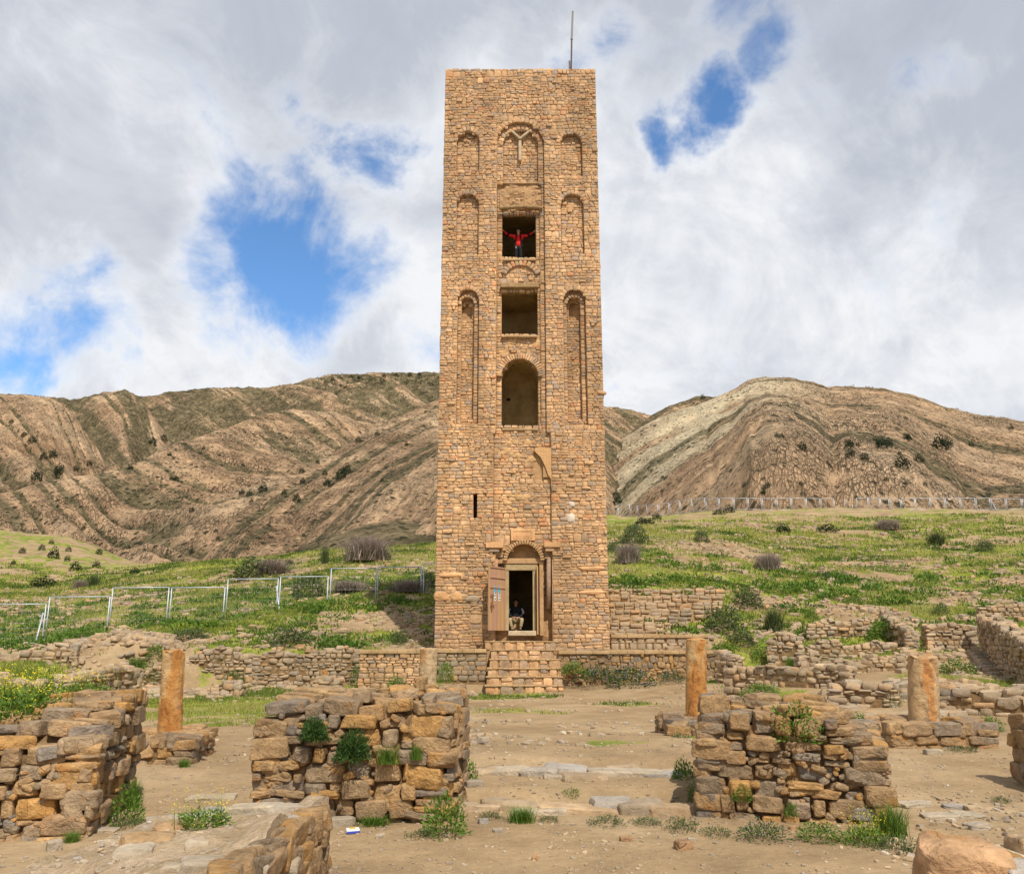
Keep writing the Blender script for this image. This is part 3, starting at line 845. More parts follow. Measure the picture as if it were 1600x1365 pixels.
def depth_at(X, Z):
    X = np.asarray(X, float); Z = np.asarray(Z, float)
    D = np.zeros(np.broadcast(X, Z).shape); K = np.zeros(D.shape, int)
    kinds = {'stone': 0, 'rough': 1, 'plain': 2, 'open': 3, 'dark': 4}
    for (x0, x1, z0, z1, arch, d, kd) in feats:
        m = (X > x0) & (X < x1) & (Z > z0) & (Z < z1)
        if arch:
            r = (x1 - x0) / 2; cx = (x0 + x1) / 2; zs = z1 - r
            m &= (Z < zs) | ((X - cx) ** 2 + (Z - zs) ** 2 < r * r)
        if kd == 'open': D = np.where(m, 9.0, D)
        else: D = np.where(m, d, D)
        K = np.where(m, kinds[kd], K)
    return D, K
tower = empty('stone_minaret', (0.5 * (XL + XR), YT, TB))
tag(tower, 'tall square ochre stone minaret with blind arches, window niches and a doorway at its foot', 'tower')
TO = Vector(tower.location)
# core of the front face, built from cells
cell = 0.05
nx = int(round((XR - XL - .06) / cell)); nz = int(round((ZTOP - TB + .3 - .04) / cell))
gx = np.linspace(XL + .03, XR - .03, nx + 1); gz = np.linspace(TB - .3, ZTOP - .04, nz + 1)
cxm = (gx[:-1] + gx[1:]) / 2; czm = (gz[:-1] + gz[1:]) / 2
CX, CZ = np.meshgrid(cxm, czm, indexing='ij')
D, K = depth_at(CX, CZ)
D = D + np.where(D < 5, .038, 0) + np.where(K == 1, (fbm(CX * 3, CZ * 3, 5, 4) - .5) * .22, 0) + np.where(K == 0, (fbm(CX * 4, CZ * 4, 6, 3) - .5) * .03, 0)
D = np.where(K == 2, D - .03, D)
WT = 0.55
Dc = np.where(D > 5, WT, D)
V = []; Fs = []
# front quads (merged per cell), with side quads where depth changes
vi = {}
def addq(a, b_, c_, d_):
    k = len(V); V.extend([a, b_, c_, d_]); Fs.append((k, k + 1, k + 2, k + 3))
for i in range(nx):
    x0, x1 = gx[i], gx[i + 1]
    j = 0
    while j < nz:
        d = Dc[i, j]
        if D[i, j] <= 5:
            addq((x0, YT + d, gz[j]), (x1, YT + d, gz[j]), (x1, YT + d, gz[j + 1]), (x0, YT + d, gz[j + 1]))
        if i + 1 < nx and abs(Dc[i + 1, j] - d) > 1e-4:
            d2 = Dc[i + 1, j]
            addq((x1, YT + d, gz[j]), (x1, YT + d2, gz[j]), (x1, YT + d2, gz[j + 1]), (x1, YT + d, gz[j + 1]))
        if j + 1 < nz and abs(Dc[i, j + 1] - d) > 1e-4:
            d2 = Dc[i, j + 1]
            addq((x0, YT + d, gz[j + 1]), (x1, YT + d, gz[j + 1]), (x1, YT + d2, gz[j + 1]), (x0, YT + d2, gz[j + 1]))
        j += 1
# other sides and roof
bx0, bx1, by1, bz0, bz1 = XL + .03, XR - .03, YT + TD - .03, TB - .3, ZTOP - .04
for q in ([(bx0, by1, bz0), (bx0, YT + .055, bz0), (bx0, YT + .055, bz1), (bx0, by1, bz1)],
          [(bx1, YT + .055, bz0), (bx1, by1, bz0), (bx1, by1, bz1), (bx1, YT + .055, bz1)],
          [(bx1, by1, bz0), (bx0, by1, bz0), (bx0, by1, bz1), (bx1, by1, bz1)],
          [(bx0, YT + .055, bz1), (bx1, YT + .055, bz1), (bx1, by1, bz1), (bx0, by1, bz1)]):
    addq(*q)
V = np.array(V) - np.array(TO)
me = mesh_np('masonry_core', V, np.array(Fs), M_CORE_T)
link('masonry_core', me, tower)

def opening_room(pl, pr, pt, pb, arch, depth, name='alcove', mat=None, round_back=True, wide=0.0):
    """plastered recess behind an opening: side walls, curved back, floor and ceiling in one shell"""
    pm = (pt + pb) / 2
    x0, x1 = fx(pl, pm) - wide, fx(pr, pm) + wide
    z0, z1 = tp(800, pb).z - .03, tp(800, pt).z + .06
    cx = (x0 + x1) / 2; hw = (x1 - x0) / 2
    y0 = YT + WT - .01
    ns = 20; prof = []
    straight = depth - (hw * .55 if round_back else 0)
    pl_ = [(x0, y0), (x0, y0 + straight)]
    if round_back:
        for k in range(1, ns):
            t = math.pi * k / ns
            pl_.append((cx - hw * math.cos(t), y0 + straight + hw * .55 * math.sin(t)))
    else:
        pl_ += [(x0, y0 + depth), (x1, y0 + depth)]
    pl_ += [(x1, y0 + straight), (x1, y0)]
    V = []; Fs = []
    L = len(pl_)
    nzr = 8
    if arch:
        levels = []
        zs = z1 - hw
        for k in range(nzr + 1): levels.append((z0 + (zs - z0) * k / nzr, 1.0))
        for k in range(1, 9):
            t = math.pi / 2 * k / 8
            levels.append((zs + hw * math.sin(t), max(math.cos(t), .02)))
    else:
        levels = [(z0 + (z1 - z0) * k / nzr, 1.0) for k in range(nzr + 1)]
    for (z, sc) in levels:
        for (x, y) in pl_:
            yy = y if not arch else y0 + (y - y0) * (1 - (1 - sc) * .5)
            V.append((cx + (x - cx) * sc, yy, z))
    for a in range(len(levels) - 1):
        for k in range(L - 1):
            Fs.append((a * L + k, (a + 1) * L + k, (a + 1) * L + k + 1, a * L + k + 1))
    Fs.append(tuple(range(L)))
    Fs.append(tuple((len(levels) - 1) * L + k for k in range(L)))
    m = MB(); m.add(V, Fs)
    return m.obj(name, mat or M_PLASTER, tower, False)
def plaster_int(name, shade_k):  # last argument scales the plaster colour down to paint interior shade
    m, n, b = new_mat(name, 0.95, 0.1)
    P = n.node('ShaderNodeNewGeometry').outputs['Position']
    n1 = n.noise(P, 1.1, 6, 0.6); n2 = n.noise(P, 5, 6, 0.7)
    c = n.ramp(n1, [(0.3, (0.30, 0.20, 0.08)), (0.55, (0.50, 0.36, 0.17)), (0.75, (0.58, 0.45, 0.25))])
    c = n.vmath('SCALE', c, scale=n.mrange(n2, .3, .7, .8 * shade_k, 1.1 * shade_k, smooth=False)).outputs[0]
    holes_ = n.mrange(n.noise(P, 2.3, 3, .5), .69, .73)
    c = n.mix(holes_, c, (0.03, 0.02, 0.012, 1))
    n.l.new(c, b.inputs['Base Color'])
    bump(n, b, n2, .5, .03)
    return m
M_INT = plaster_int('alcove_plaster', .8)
M_INTD = plaster_int('shaded_plaster', 0.45)  # darker plaster copy; deep shade of the openings is in its colour
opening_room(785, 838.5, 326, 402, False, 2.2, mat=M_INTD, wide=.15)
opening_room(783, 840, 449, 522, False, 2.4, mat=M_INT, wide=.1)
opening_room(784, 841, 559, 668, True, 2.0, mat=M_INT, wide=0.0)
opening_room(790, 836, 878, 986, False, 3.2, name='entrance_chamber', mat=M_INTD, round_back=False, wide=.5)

# front stones in courses
tst = []
z = TB - .12
while z < ZTOP - .03:
    pyz = 1
    low = (z - TB) < 7.0
    h = R.uniform(.26, .38) if low else R.uniform(.23, .34)
    h = min(h, ZTOP + .03 - z)
    if h < .07: break
    zm = z + h / 2
    bps = {XL, XR}
    for (x0, x1, z0, z1, arch, d, kd) in feats:
        if z0 < zm < z1:
            if arch:
                r = (x1 - x0) / 2; cx = (x0 + x1) / 2; zs = z1 - r
                if zm > zs:
                    hw = math.sqrt(max(r * r - (zm - zs) ** 2, 0)); bps |= {cx - hw, cx + hw}
                else: bps |= {x0, x1}
            else: bps |= {x0, x1}
    bps = sorted(bps)
    ivs = []
    for a, b2 in zip(bps[:-1], bps[1:]):
        if b2 - a < .015: continue
        dd, kk = depth_at(np.array([(a + b2) / 2]), np.array([zm]))
        ivs.append((a, b2, float(dd[0]), int(kk[0])))
    # merge equal neighbours
    mg_ = []
    for iv in ivs:
        if mg_ and abs(mg_[-1][2] - iv[2]) < 1e-6 and mg_[-1][3] == iv[3] and abs(mg_[-1][1] - iv[0]) < 1e-6:
            mg_[-1] = (mg_[-1][0], iv[1], iv[2], iv[3])
        else: mg_.append(iv)
    for (a, b2, dep, kk) in mg_:
        if kk in (2, 3, 4): continue
        if kk == 1 and dep < .3: 
            skip = .55
        elif kk == 1: skip = .35
        else: skip = 0.0
        for (x, w, zc_, hs) in cells(a, b2, z, h, (.16, .36) if not low else (.20, .46), .46, .50, (.45, 1.3), .06):
            if w > .7: continue
            if R.random() < skip: continue
            pr = R.uniform(-.014, .028) + (0.04 * (R.random() < .03))
            if kk == 1: pr -= R.uniform(0, .1)
            wob_ = .02 * math.sin(x * 1.7 + z * 2.1) + .012 * math.sin(x * 4.1 + z)
            tst.append(S((x + w / 2, YT + dep + .12 - pr, zc_ + hs / 2 + wob_), (w - .006, .24, hs * R.uniform(.95, 1.05)), (R.uniform(-.03, .03), R.uniform(-.04, .04), R.uniform(-.05, .05))))
    z += h
# ragged top course around the roof edge
x = XL
while x < XR - .1:
    w = R.uniform(.25, .5)
    tst.append(S((min(x + w / 2, XR - .2), YT + .15, ZTOP + .03), (w, .3, R.uniform(.10, .16)), (0, R.uniform(-.05, .05), R.uniform(-.08, .08))))
    x += w
emit(tower, tst, LIB_TOW, M_TOWER, 298)
# side faces
sst = []
for (xs_, yaw_, sx) in ((XL, -math.pi / 2, 1), (XR, math.pi / 2, -1)):
    z = TB - .1
    while z < ZTOP:
        h = R.uniform(.16, .26); y = YT + R.uniform(0, .2)
        while y < YT + TD:
            w = min(R.uniform(.25, .55), YT + TD - y + .02)
            sst.append(S((xs_ + sx * (.11 - R.uniform(-.01, .02)), y + w / 2, z + h / 2), (w - .012, .24, h * .97), (R.uniform(-.03, .03), 0, yaw_ + R.uniform(-.03, .03))))
            y += w
        z += h
join_stones('side_masonry', sst, LIB_LOW, M_TOWER, tower, TO)

# voussoir rings
def arch_ring(pl, pr, pt, thick, depth, n_, half=False, w_=None, prd=.02, part_name='voussoir', a0=0, a1=math.pi, flat=0.0, mat=None):
    pm = pt + (pr - pl) / 2
    x0, x1 = fx(pl, pm), fx(pr, pm); r = (x1 - x0) / 2; cx = (x0 + x1) / 2; zs = tp(800, pt).z - r
    ms = lib_meshes(LIB_TOW, mat or M_TOWER)
    for k in range(n_):
        t = a0 + (a1 - a0) * (k + .5) / n_
        rr = r + thick / 2
        c = Vector((cx + rr * math.cos(t), YT + depth + .12 - prd - R.uniform(0, .015), zs + rr * math.sin(t)))
        wd = (a1 - a0) * rr / n_ - .012
        link(part_name, ms[R.randrange(len(ms))], tower, c - TO, (0, -t + math.pi / 2, 0), (wd, .24, thick * R.uniform(.92, 1.08)))
arch_ring(775, 852.5, 191, .22, 0, 20)
arch_ring(786, 841, 200, .16, .13, 14)
for (a, c_, d_) in ((714, 749, 205), (876, 909.5, 208), (713, 748, 303), (877, 912, 303), (714, 747.5, 452), (881, 916.5, 452)):
    arch_ring(a, c_, d_, .20, 0, 11)
arch_ring(719, 740, 462, .12, .16, 8)
arch_ring(887, 909, 462, .12, .16, 8)
arch_ring(784, 841, 559, .26, .13, 26, mat=M_TOWER)
arch_ring(793, 844, 850, .17, .02, 22, mat=M_CORE_T)
arch_ring(790, 838, 412, .26, .14, 11, a0=.35, a1=math.pi - .35)
# the two-branched colonnette in the top blind arch
m = MB()
def bar(p, q, w_, d_):
    a, c_ = tp(*p), tp(*q); y0 = YT + .10
    dv = (c_ - a); L = dv.length; ang = math.atan2(dv.z, dv.x)
    M = Matrix.Translation(((a.x + c_.x) / 2, y0 + d_ / 2, (a.z + c_.z) / 2)) @ Matrix.Rotation(-ang, 4, 'Y')
    m.box(-L / 2, L / 2, -d_ / 2, d_ / 2, -w_ / 2, w_ / 2, M)
bar((812.5, 217), (812.5, 248), .13, .20); bar((813, 214), (800, 202), .10, .19); bar((812, 214), (827, 202), .10, .21)
m.obj('branched_colonnette', M_LIP, tower, bevel=.03)
# wooden lintels over the windows, door lintel
def beam(name, pts, rad, y, mat=M_WOOD, n_=8):
    mb = MB(); P_ = [tp(*p) for p in pts]
    mb.tube([(p.x, y + R.uniform(-.01, .01), p.z) for p in P_], rad, n_)
    return mb.obj(name, mat, tower, True)
beam('lintel', [(780, 325), (790, 323.5), (805, 322.5), (820, 322), (835, 322.5), (848, 324)], [.07, .085, .085, .08, .085, .06], YT + .06)
m = MB(); a, c_ = tp(782, 441), tp(842, 448); m.box(a.x, c_.x, YT + .04, YT + .5, c_.z, a.z); m.obj('lintel', M_WOOD, tower, bevel=.03)
m = MB(); a, c_ = tp(777, 871), tp(850, 879.5); m.box(a.x, c_.x, YT + .22, YT + .62, c_.z, a.z); m.obj('lintel', M_CORE_T, tower, bevel=.02)
# sills
for (pa, pb_) in (((783, 402), (840, 405)), ((781, 522), (842, 525)), ((782, 668), (843, 671))):
    m = MB(); a, c_ = tp(*pa), tp(*pb_); m.box(a.x + .06, c_.x - .06, YT + .10, YT + .7, c_.z, a.z + .01); m.obj('sill', M_CEMENT, tower, bevel=.02)
# capitals, plaque, colonnettes at the door
def tbox(name, pl, pr, pt, pb, d0, d1, mat, bev=.02, label=None):
    m = MB(); a, c_ = tp(pl, pt), tp(pr, pb); m.box(a.x, c_.x, YT + d0, YT + d1, c_.z, a.z); o = m.obj(name, mat, tower, bevel=bev)
    if label: o['label'] = label
    return o
M_ORANGE = stone_mat('orange_stone', [(0, (0.60, 0.33, 0.15)), (1, (0.64, 0.37, 0.18))], 4, .5, .02, .35)
tbox('cornice_block', 759, 786, 847, 856, -.10, .4, M_ORANGE)
tbox('cornice_block', 850, 876, 847, 855, -.10, .4, M_ORANGE)
tbox('corbel', 764, 780, 856, 862, -.04, .4, M_TOWER)
tbox('corbel', 852, 866, 855, 861, -.04, .4, M_TOWER)
for (a_, b_) in ((774, 776), (854, 862)):
    m = MB(); p0, p1 = tp((a_ + b_) / 2, 866), tp((a_ + b_) / 2, 950)
    rr = abs(tp(b_, 900).x - tp(a_, 900).x) / 2
    m.tube([(p0.x, YT + .22, p0.z), (p1.x, YT + .22, p1.z)], max(rr, .07), 12); m.obj('colonnette', M_TOWER, tower, True)
tbox('door_jamb', 842.5, 850, 876, 993, .12, .5, M_CORE_T, .03)
# plaque with worn carved script
pq = tbox('inscribed_plaque', 798, 836, 825, 844, .03, .3, M_ORANGE, .02, 'pinkish carved plaque with a worn line of script')
m = MB(); a, c_ = tp(802.5, 828.5), tp(831.5, 840.5)
for (x0, x1, z0, z1) in ((a.x, c_.x, a.z - .025, a.z), (a.x, c_.x, c_.z, c_.z + .025), (a.x, a.x + .025, c_.z + .027, a.z - .027), (c_.x - .025, c_.x, c_.z + .027, a.z - .027)):
    m.box(x0, x1, YT + .012, YT + .05, z0, z1)
xq = a.x + .06
while xq < c_.x - .08:      # strokes of the worn script: uprights on a wavy baseline
    zb_ = c_.z + .07 + R.uniform(-.008, .008); hq = R.choice([.05, .06, .13, .04, .10])
    m.box(xq, xq + .014, YT + .014, YT + .05, zb_, zb_ + hq)
    m.box(xq + .016, xq + .036, YT + .016, YT + .05, zb_ - .004, zb_ + .014)
    xq += R.uniform(.04, .055)
mo = m.obj('carved_script', M_ORANGE, None); mo.parent = pq; mo.location = (-TO.x, -TO.y, -TO.z)
# white plaster patches and big blocks seen in the lower courses
def patch(px, py, rw, rh, name, mat, pr=.03, label=None):
    V_, F_ = stone_variant(int(px * 7 + py), 6, p=2.6, cuts=8, noise=.08, lo=.36)
    c_ = tp(px, py); me = mesh_np(name, V_, F_, mat, True)
    o = link(name, me, tower, Vector((c_.x, YT + .06, c_.z)) - TO, (0, 0, 0), (rw, .17 + pr * 2, rh))
    if label: o['label'] = label
M_WHITE = earth_mat('white_lime', (0.62, 0.55, 0.46), (0.50, 0.42, 0.33), 6, .3, .01)
patch(892, 809, .36, .38, 'lime_patch', M_WHITE, .02); patch(894, 787, .28, .26, 'lime_patch', M_WHITE, .02)
patch(739, 935, .58, .28, 'stone', M_DRY, .045, 'large rounded grey stone near the door')
patch(690, 931, .60, .40, 'stone', M_ORANGE, .03); patch(713, 932, .52, .42, 'stone', M_ORANGE, .03)
patch(704, 898, 1.25, .20, 'stone', M_ORANGE, .03); patch(925, 888, 1.1, .20, 'stone', M_ORANGE, .03)
patch(925, 925, 1.25, .18, 'stone', M_ORANGE, .03); patch(940, 614, .4, .18, 'stone', M_ORANGE, .03)
M_SMEAR = earth_mat('smeared_mortar', (0.60, 0.38, 0.18), (0.46, 0.28, 0.12), 3.0, .8, .04)
for k in range(34):                    # worn mortar spread over the stones of the central bay
    px_ = R.uniform(783, 852); py_ = R.choice([R.uniform(678, 822), R.uniform(678, 822), R.uniform(524, 552), R.uniform(410, 440)])
    if py_ < 560 and px_ > 842: px_ = 820
    V_, F_ = stone_variant(5000 + k, 8, p=2.4, cuts=6, noise=.16, lo=.34)
    c_ = tp(px_, py_); me = mesh_np('mortar_patch', V_, F_, M_SMEAR, True)
    link('mortar_patch', me, tower, Vector((c_.x, YT + (.15 if py_ > 560 else .25) + .045, c_.z)) - TO, (0, R.uniform(-.4, .4), 0), (R.uniform(.2, .55), R.uniform(.10, .13), R.uniform(.12, .34)))
# ruined brick-faced fragment of the old bay at mid height
pts = [(849, 698), (861, 700), (861, 748), (857, 742), (852, 728), (845, 714), (836, 705), (836, 699)]
P_ = [tp(*p) for p in pts]
V_ = [(p.x, YT + .02, p.z) for p in P_] + [(p.x, YT + .12, p.z) for p in P_]
k = len(pts)
F_ = [tuple(range(k))[::-1], tuple(range(k, 2 * k))] + [(i, (i + 1) % k, k + (i + 1) % k, k + i) for i in range(k)]
mb, n, b = new_mat('thin_brick', .9, .15)
P = n.node('ShaderNodeNewGeometry').outputs['Position']
sw_ = n.node('ShaderNodeSeparateXYZ', ins={0: P})
bt = n.node('ShaderNodeTexBrick', ins={'Vector': n.node('ShaderNodeCombineXYZ', ins={0: sw_.outputs[0], 1: sw_.outputs[2], 2: 0.0}).outputs[0], 'Color1': (.60, .36, .17, 1), 'Color2': (.52, .30, .13, 1), 'Mortar': (.36, .21, .10, 1), 'Scale': 1.0, 'Mortar Size': .008, 'Brick Width': .22, 'Row Height': .055})
n.l.new(bt.outputs[0], b.inputs['Base Color']); bump(n, b, bt.outputs[1], -.6, .02)
m = MB(); m.add(V_, F_); m.obj('brick_facing', mb, tower)
# antenna pole
tz = ZTOP
p0 = at(892, 112, YT + .6); p1 = at(895, 18, YT + .6)
pole = empty('lightning_rod', (p0.x, p0.y, ZTOP - .04))
tag(pole, 'thin upright metal pole standing on the tower roof', 'pole')
pm_ = at(893.3, 61, YT + .6)
M_RODD = simple_mat('dark_rod', (0.10, 0.07, 0.06), .6, .3, .2); M_RODL = simple_mat('pale_rod', (0.22, 0.20, 0.18), .5, .4, .1)
zb0 = ZTOP - .04
m = MB(); m.tube([(p0.x, p0.y, zb0), (pm_.x, p0.y, pm_.z)], .036, 8); m.obj('lower_pole', M_RODD, pole)
m = MB(); m.tube([(pm_.x, p0.y, pm_.z - .05), (p1.x, p0.y, p1.z)], .042, 8); m.obj('upper_pole', M_RODL, pole)
m = MB(); m.tube([(pm_.x, p0.y, pm_.z - .04), (pm_.x, p0.y, pm_.z + .04)], .055, 8); m.obj('coupling', M_RODL, pole)
m = MB(); m.box(p0.x - .09, p0.x - .02, p0.y - .02, p0.y + .02, zb0 + .4, zb0 + .95); m.obj('bracket', M_RODD, pole)

# ------------------------------------------------------------------ door
M_DOOR = None
mdr, n, b = new_mat('rusty_pink_door', .7, .25)
P = n.node('ShaderNodeNewGeometry').outputs['Position']
n1 = n.noise(n.vmath('MULTIPLY', P, (6, 6, .7)).outputs[0], 1.0, 6, .6); n2 = n.noise(P, 9, 5, .7)
c = n.mix(n.mrange(n1, .40, .62), (.40, .22, .16, 1), (.44, .27, .11, 1))
c = n.mix(n.mrange(n2, .64, .72), c, (.22, .10, .04, 1))
n.l.new(c, b.inputs['Base Color']); M_DOOR = mdr
hinge = tp(789, 985); hz0, hz1 = tp(789, 987).z, tp(789, 886).z
y_h = YT + .30
door = empty('door', (hinge.x, y_h, hz0)); door.parent = tower; door.location = Vector((hinge.x, y_h, hz0)) - TO
# free edge seen at x=763
LD = 1.12
fe = None
for dy in np.linspace(.2, 1.1, 60):
    X = at(763, 930, y_h - dy).x
    L_ = math.hypot(X - hinge.x, dy)
    if fe is None or abs(L_ - LD) < abs(fe[2] - LD): fe = (X, y_h - dy, L_)
dxy = Vector((fe[0] - hinge.x, fe[1] - y_h, 0)); ang = math.atan2(dxy.y, dxy.x)
door.rotation_euler = (0, 0, ang)
HD = 2.35
def dpart(name, boxes, mat, bev=.004):
    mm = MB()
    for q in boxes: mm.box(*q)
    me = mesh_py(name, mm.V, mm.F, mat); o = link(name, me, door)
    if bev:
        md = o.modifiers.new('bevel', 'BEVEL'); md.width = bev; md.segments = 1
    return o
# local x along the leaf, local +y faces the viewer side
sgn = 1 if math.sin(ang + math.pi / 2) < 0 else -1
def yy(a, c_): return (min(a * sgn, c_ * sgn), max(a * sgn, c_ * sgn))
zA, zB = .05, HD
dpart('door_leaf', [(0, LD, *yy(-.02, .015), zA, zB)], M_DOOR)
fr = [(0, LD, *yy(.017, .045), zB - .05, zB), (0, LD, *yy(.017, .045), zB - .42, zB - .36), (0, LD, *yy(.017, .045), zB - .78, zB - .72),
      (0, .05, *yy(.019, .047), zA, zB), (LD - .05, LD, *yy(.019, .047), zA, zB)]
fr += [(x, x + .03, *yy(.019, .04), zA + .03, zB - .79) for x in (.30, .56, .82)]
dpart('door_frame_ribs', fr, M_DOOR)
M_STB = simple_mat('sticker_blue', (0.05, 0.42, 0.62), .4, .4, .15); M_STW = simple_mat('sticker_white', (0.72, 0.72, 0.70), .5, .3, .08); M_BLK = simple_mat('black_ink', (0.03, 0.03, 0.03), .6, .2, .1)
for x in (.36, .63):
    o = dpart('poster_strip', [(x, x + .12, *yy(.017, .020), 1.12, 1.42)], M_STW, 0)
    o = dpart('poster_strip', [(x, x + .12, *yy(.017, .021), 1.42, 1.66)], M_STB, 0)
    dpart('printed_mark', [(x + .03, x + .09, *yy(.022, .024), z_, z_ + .05) for z_ in (1.16, 1.27, 1.36)] , M_BLK, 0)
M_RUST = simple_mat('rusty_iron', (0.22, 0.11, 0.04), .8, .3, .4, 20)
dpart('latch', [(LD - .34, LD - .08, *yy(.048, .075), .92, .96), (LD - .18, LD - .12, *yy(.05, .085), .78, 1.06)], M_RUST)
dpart('bolt', [(LD - .30, LD - .05, *yy(.048, .07), 1.30, 1.33), (LD - .22, LD - .19, *yy(.05, .072), 1.05, 1.29)], M_RUST)
# door frame
def tb(m, pl, pr, pt, pb, d0, d1):
    a, c_ = tp(pl, pt), tp(pr, pb); m.box(a.x, c_.x, YT + d0, YT + d1, c_.z, a.z)
M_FRAME = earth_mat('cream_frame', (0.42, 0.33, 0.18), (0.32, 0.23, 0.12), 3, .2, .01)
m = MB(); tb(m, 790, 795, 890, 985, .28, .48); tb(m, 832.5, 838, 890, 993, .28, .48); tb(m, 788, 840, 880, 889.7, .26, .5); o = m.obj('door_frame', M_FRAME, tower, bevel=.01)
m = MB(); tb(m, 838.5, 841.5, 884, 991, .02, .28); m.obj('folded_door_leaf', M_DOOR, tower, bevel=.01)
tbox('threshold', 794, 838, 985, 993, .02, 1.0, M_LIP, .03)
# ------------------------------------------------------------------ staircase to the door
stairs = empty('stone_staircase', (fx(820, 1050), 31.0, -.3))
tag(stairs, 'rubble stone staircase of low steps leading up to the tower door', 'stairs')
SO = Vector(stairs.location)
rows = [(1085.5, 1070, 29.95, 757, 881), (1070, 1056, 30.30, 759, 880), (1056, 1043, 30.65, 761, 878), (1043, 1029, 31.0, 764, 877), (1029, 1014, 31.35, 766, 876), (1013.5, 1001, 31.75, 757, 870)]
for (pb_, pt_, Y_, xl_, xr_) in rows:
    z0_, z1_ = zp(pb_, Y_) - .12, zp(pt_, Y_)
    x0_, x1_ = at(xl_, pb_, Y_).x, at(xr_, pb_, Y_).x
    stp = empty('step', (0, 0, 0)); stp.parent = stairs
    m = MB(); m.box(x0_ + .03, x1_ - .03, Y_ + .06, 32.15, z0_ - .4, z1_ - .035)
    mo = m.obj('step_core', M_CORE_T, None); mo.parent = stp; mo.location = -SO
    m = MB()
    nseg = 14                                    # worn mortar nosing
    for k in range(nseg):
        xa = x0_ + (x1_ - x0_) * k / nseg; xb = x0_ + (x1_ - x0_) * (k + 1) / nseg
        dd = R.uniform(-.02, .02); m.box(xa, xb - .004, Y_ - .01 + dd, Y_ + .42, z1_ - .045 + dd * .3, z1_ + .004 * R.uniform(-2, 2))
    mo = m.obj('tread', M_CEMENT, None, bevel=.012); mo.parent = stp; mo.location = -SO; mo['kind'] = 'stuff'
    x = x0_; ms = lib_meshes(LIB_TOW, M_TOWER)
    hh_ = z1_ - .05 - z0_ - .02
    while x < x1_ - .05:
        w = min(R.uniform(.22, .50), x1_ - x)
        nrow = 2 if R.random() < .3 else 1
        for q in range(nrow):
            o = link('stone', ms[R.randrange(len(ms))], stp, Vector((x + w / 2, Y_ + .12 - R.uniform(-.01, .02), z0_ + .08 + hh_ * ((q + .5) / nrow) * .9)) - SO, (R.uniform(-.06, .06), R.uniform(-.06, .06), R.uniform(-.05, .05)), (w - .03, .22, hh_ / nrow * .86))
        x += w
# ------------------------------------------------------------------ masonry terrace walls
def root_thing(name, label, cat, x, y, z=0.0, group=None):
    return tag(empty(name, (x, y, z)), label, cat, group)
def flat_wall(name, label, pl, pr, Y, pt, pb, depth, ch, sw, lib, mat, cap=True, cat='wall', limit=280, ragged=0, sides='F', endx=None, loose=False, tilt=.05, jit=.02, gap=.014, yaw=0.0, group=None, proud=.02):
    x0, x1 = at(pl, (pt + pb) / 2, Y).x, at(pr, (pt + pb) / 2, Y).x
    zt, zb_ = zp(pt, Y), zp(pb, Y)
    r_ = root_thing(name, label, cat, (x0 + x1) / 2, Y, zb_, group)
    hf = (lambda u, v: zt - (.05 if cap else 0))
    st = wall(r_, (x0, Y), yaw, (x1 - x0) / math.cos(yaw), depth, hf, ch, sw, sides, gap, zb_, jit, False, tilt, (.2, .3), .15, core_mat=M_CORE, ragged=ragged, proud=proud)
    emit(r_, st, lib, mat, limit, LIB_LOW)
    if cap:
        m = MB(); n_ = max(4, int((x1 - x0) / .6))
        for k in range(n_):
            xa, xb = x0 + (x1 - x0) * k / n_, x0 + (x1 - x0) * (k + 1) / n_
            m.box(xa, xb - .003, Y - .035 - R.uniform(0, .02), Y + depth, zt - .12, zt + R.uniform(-.008, .012))
        o = m.obj('mortar_coping', M_CEMENT, r_, bevel=.015); o['kind'] = 'stuff'
    return r_
flat_wall('retaining_wall', 'small coursed stone wall with mortar coping left of the tower steps', 561, 679, 31.0, 1015, 1083, .45, (.15, .21), (.2, .4), LIB_TOW, M_TOWER, True, gap=.02)
flat_wall('retaining_wall', 'rubble terrace wall with mortar band to the right of the tower steps', 873, 1143, 31.1, 1016, 1070, .5, (.14, .24), (.16, .42), LIB_TOW, M_RUIN, True, tilt=.12, jit=.06, gap=.02, proud=.04)
flat_wall('retaining_wall', 'low rubble wall under the tower between the column and the stairs', 684, 760, 31.5, 1014, 1056, .4, (.12, .2), (.2, .42), LIB_TOW, M_DRY, True, tilt=.1)
flat_wall('parapet_wall', 'low mortared wall with flat coping running right from the tower corner', 955, 1108, 33.1, 991, 1017, .3, (.2, .25), (.22, .45), LIB_TOW, M_DRY, True, gap=.05, proud=0)
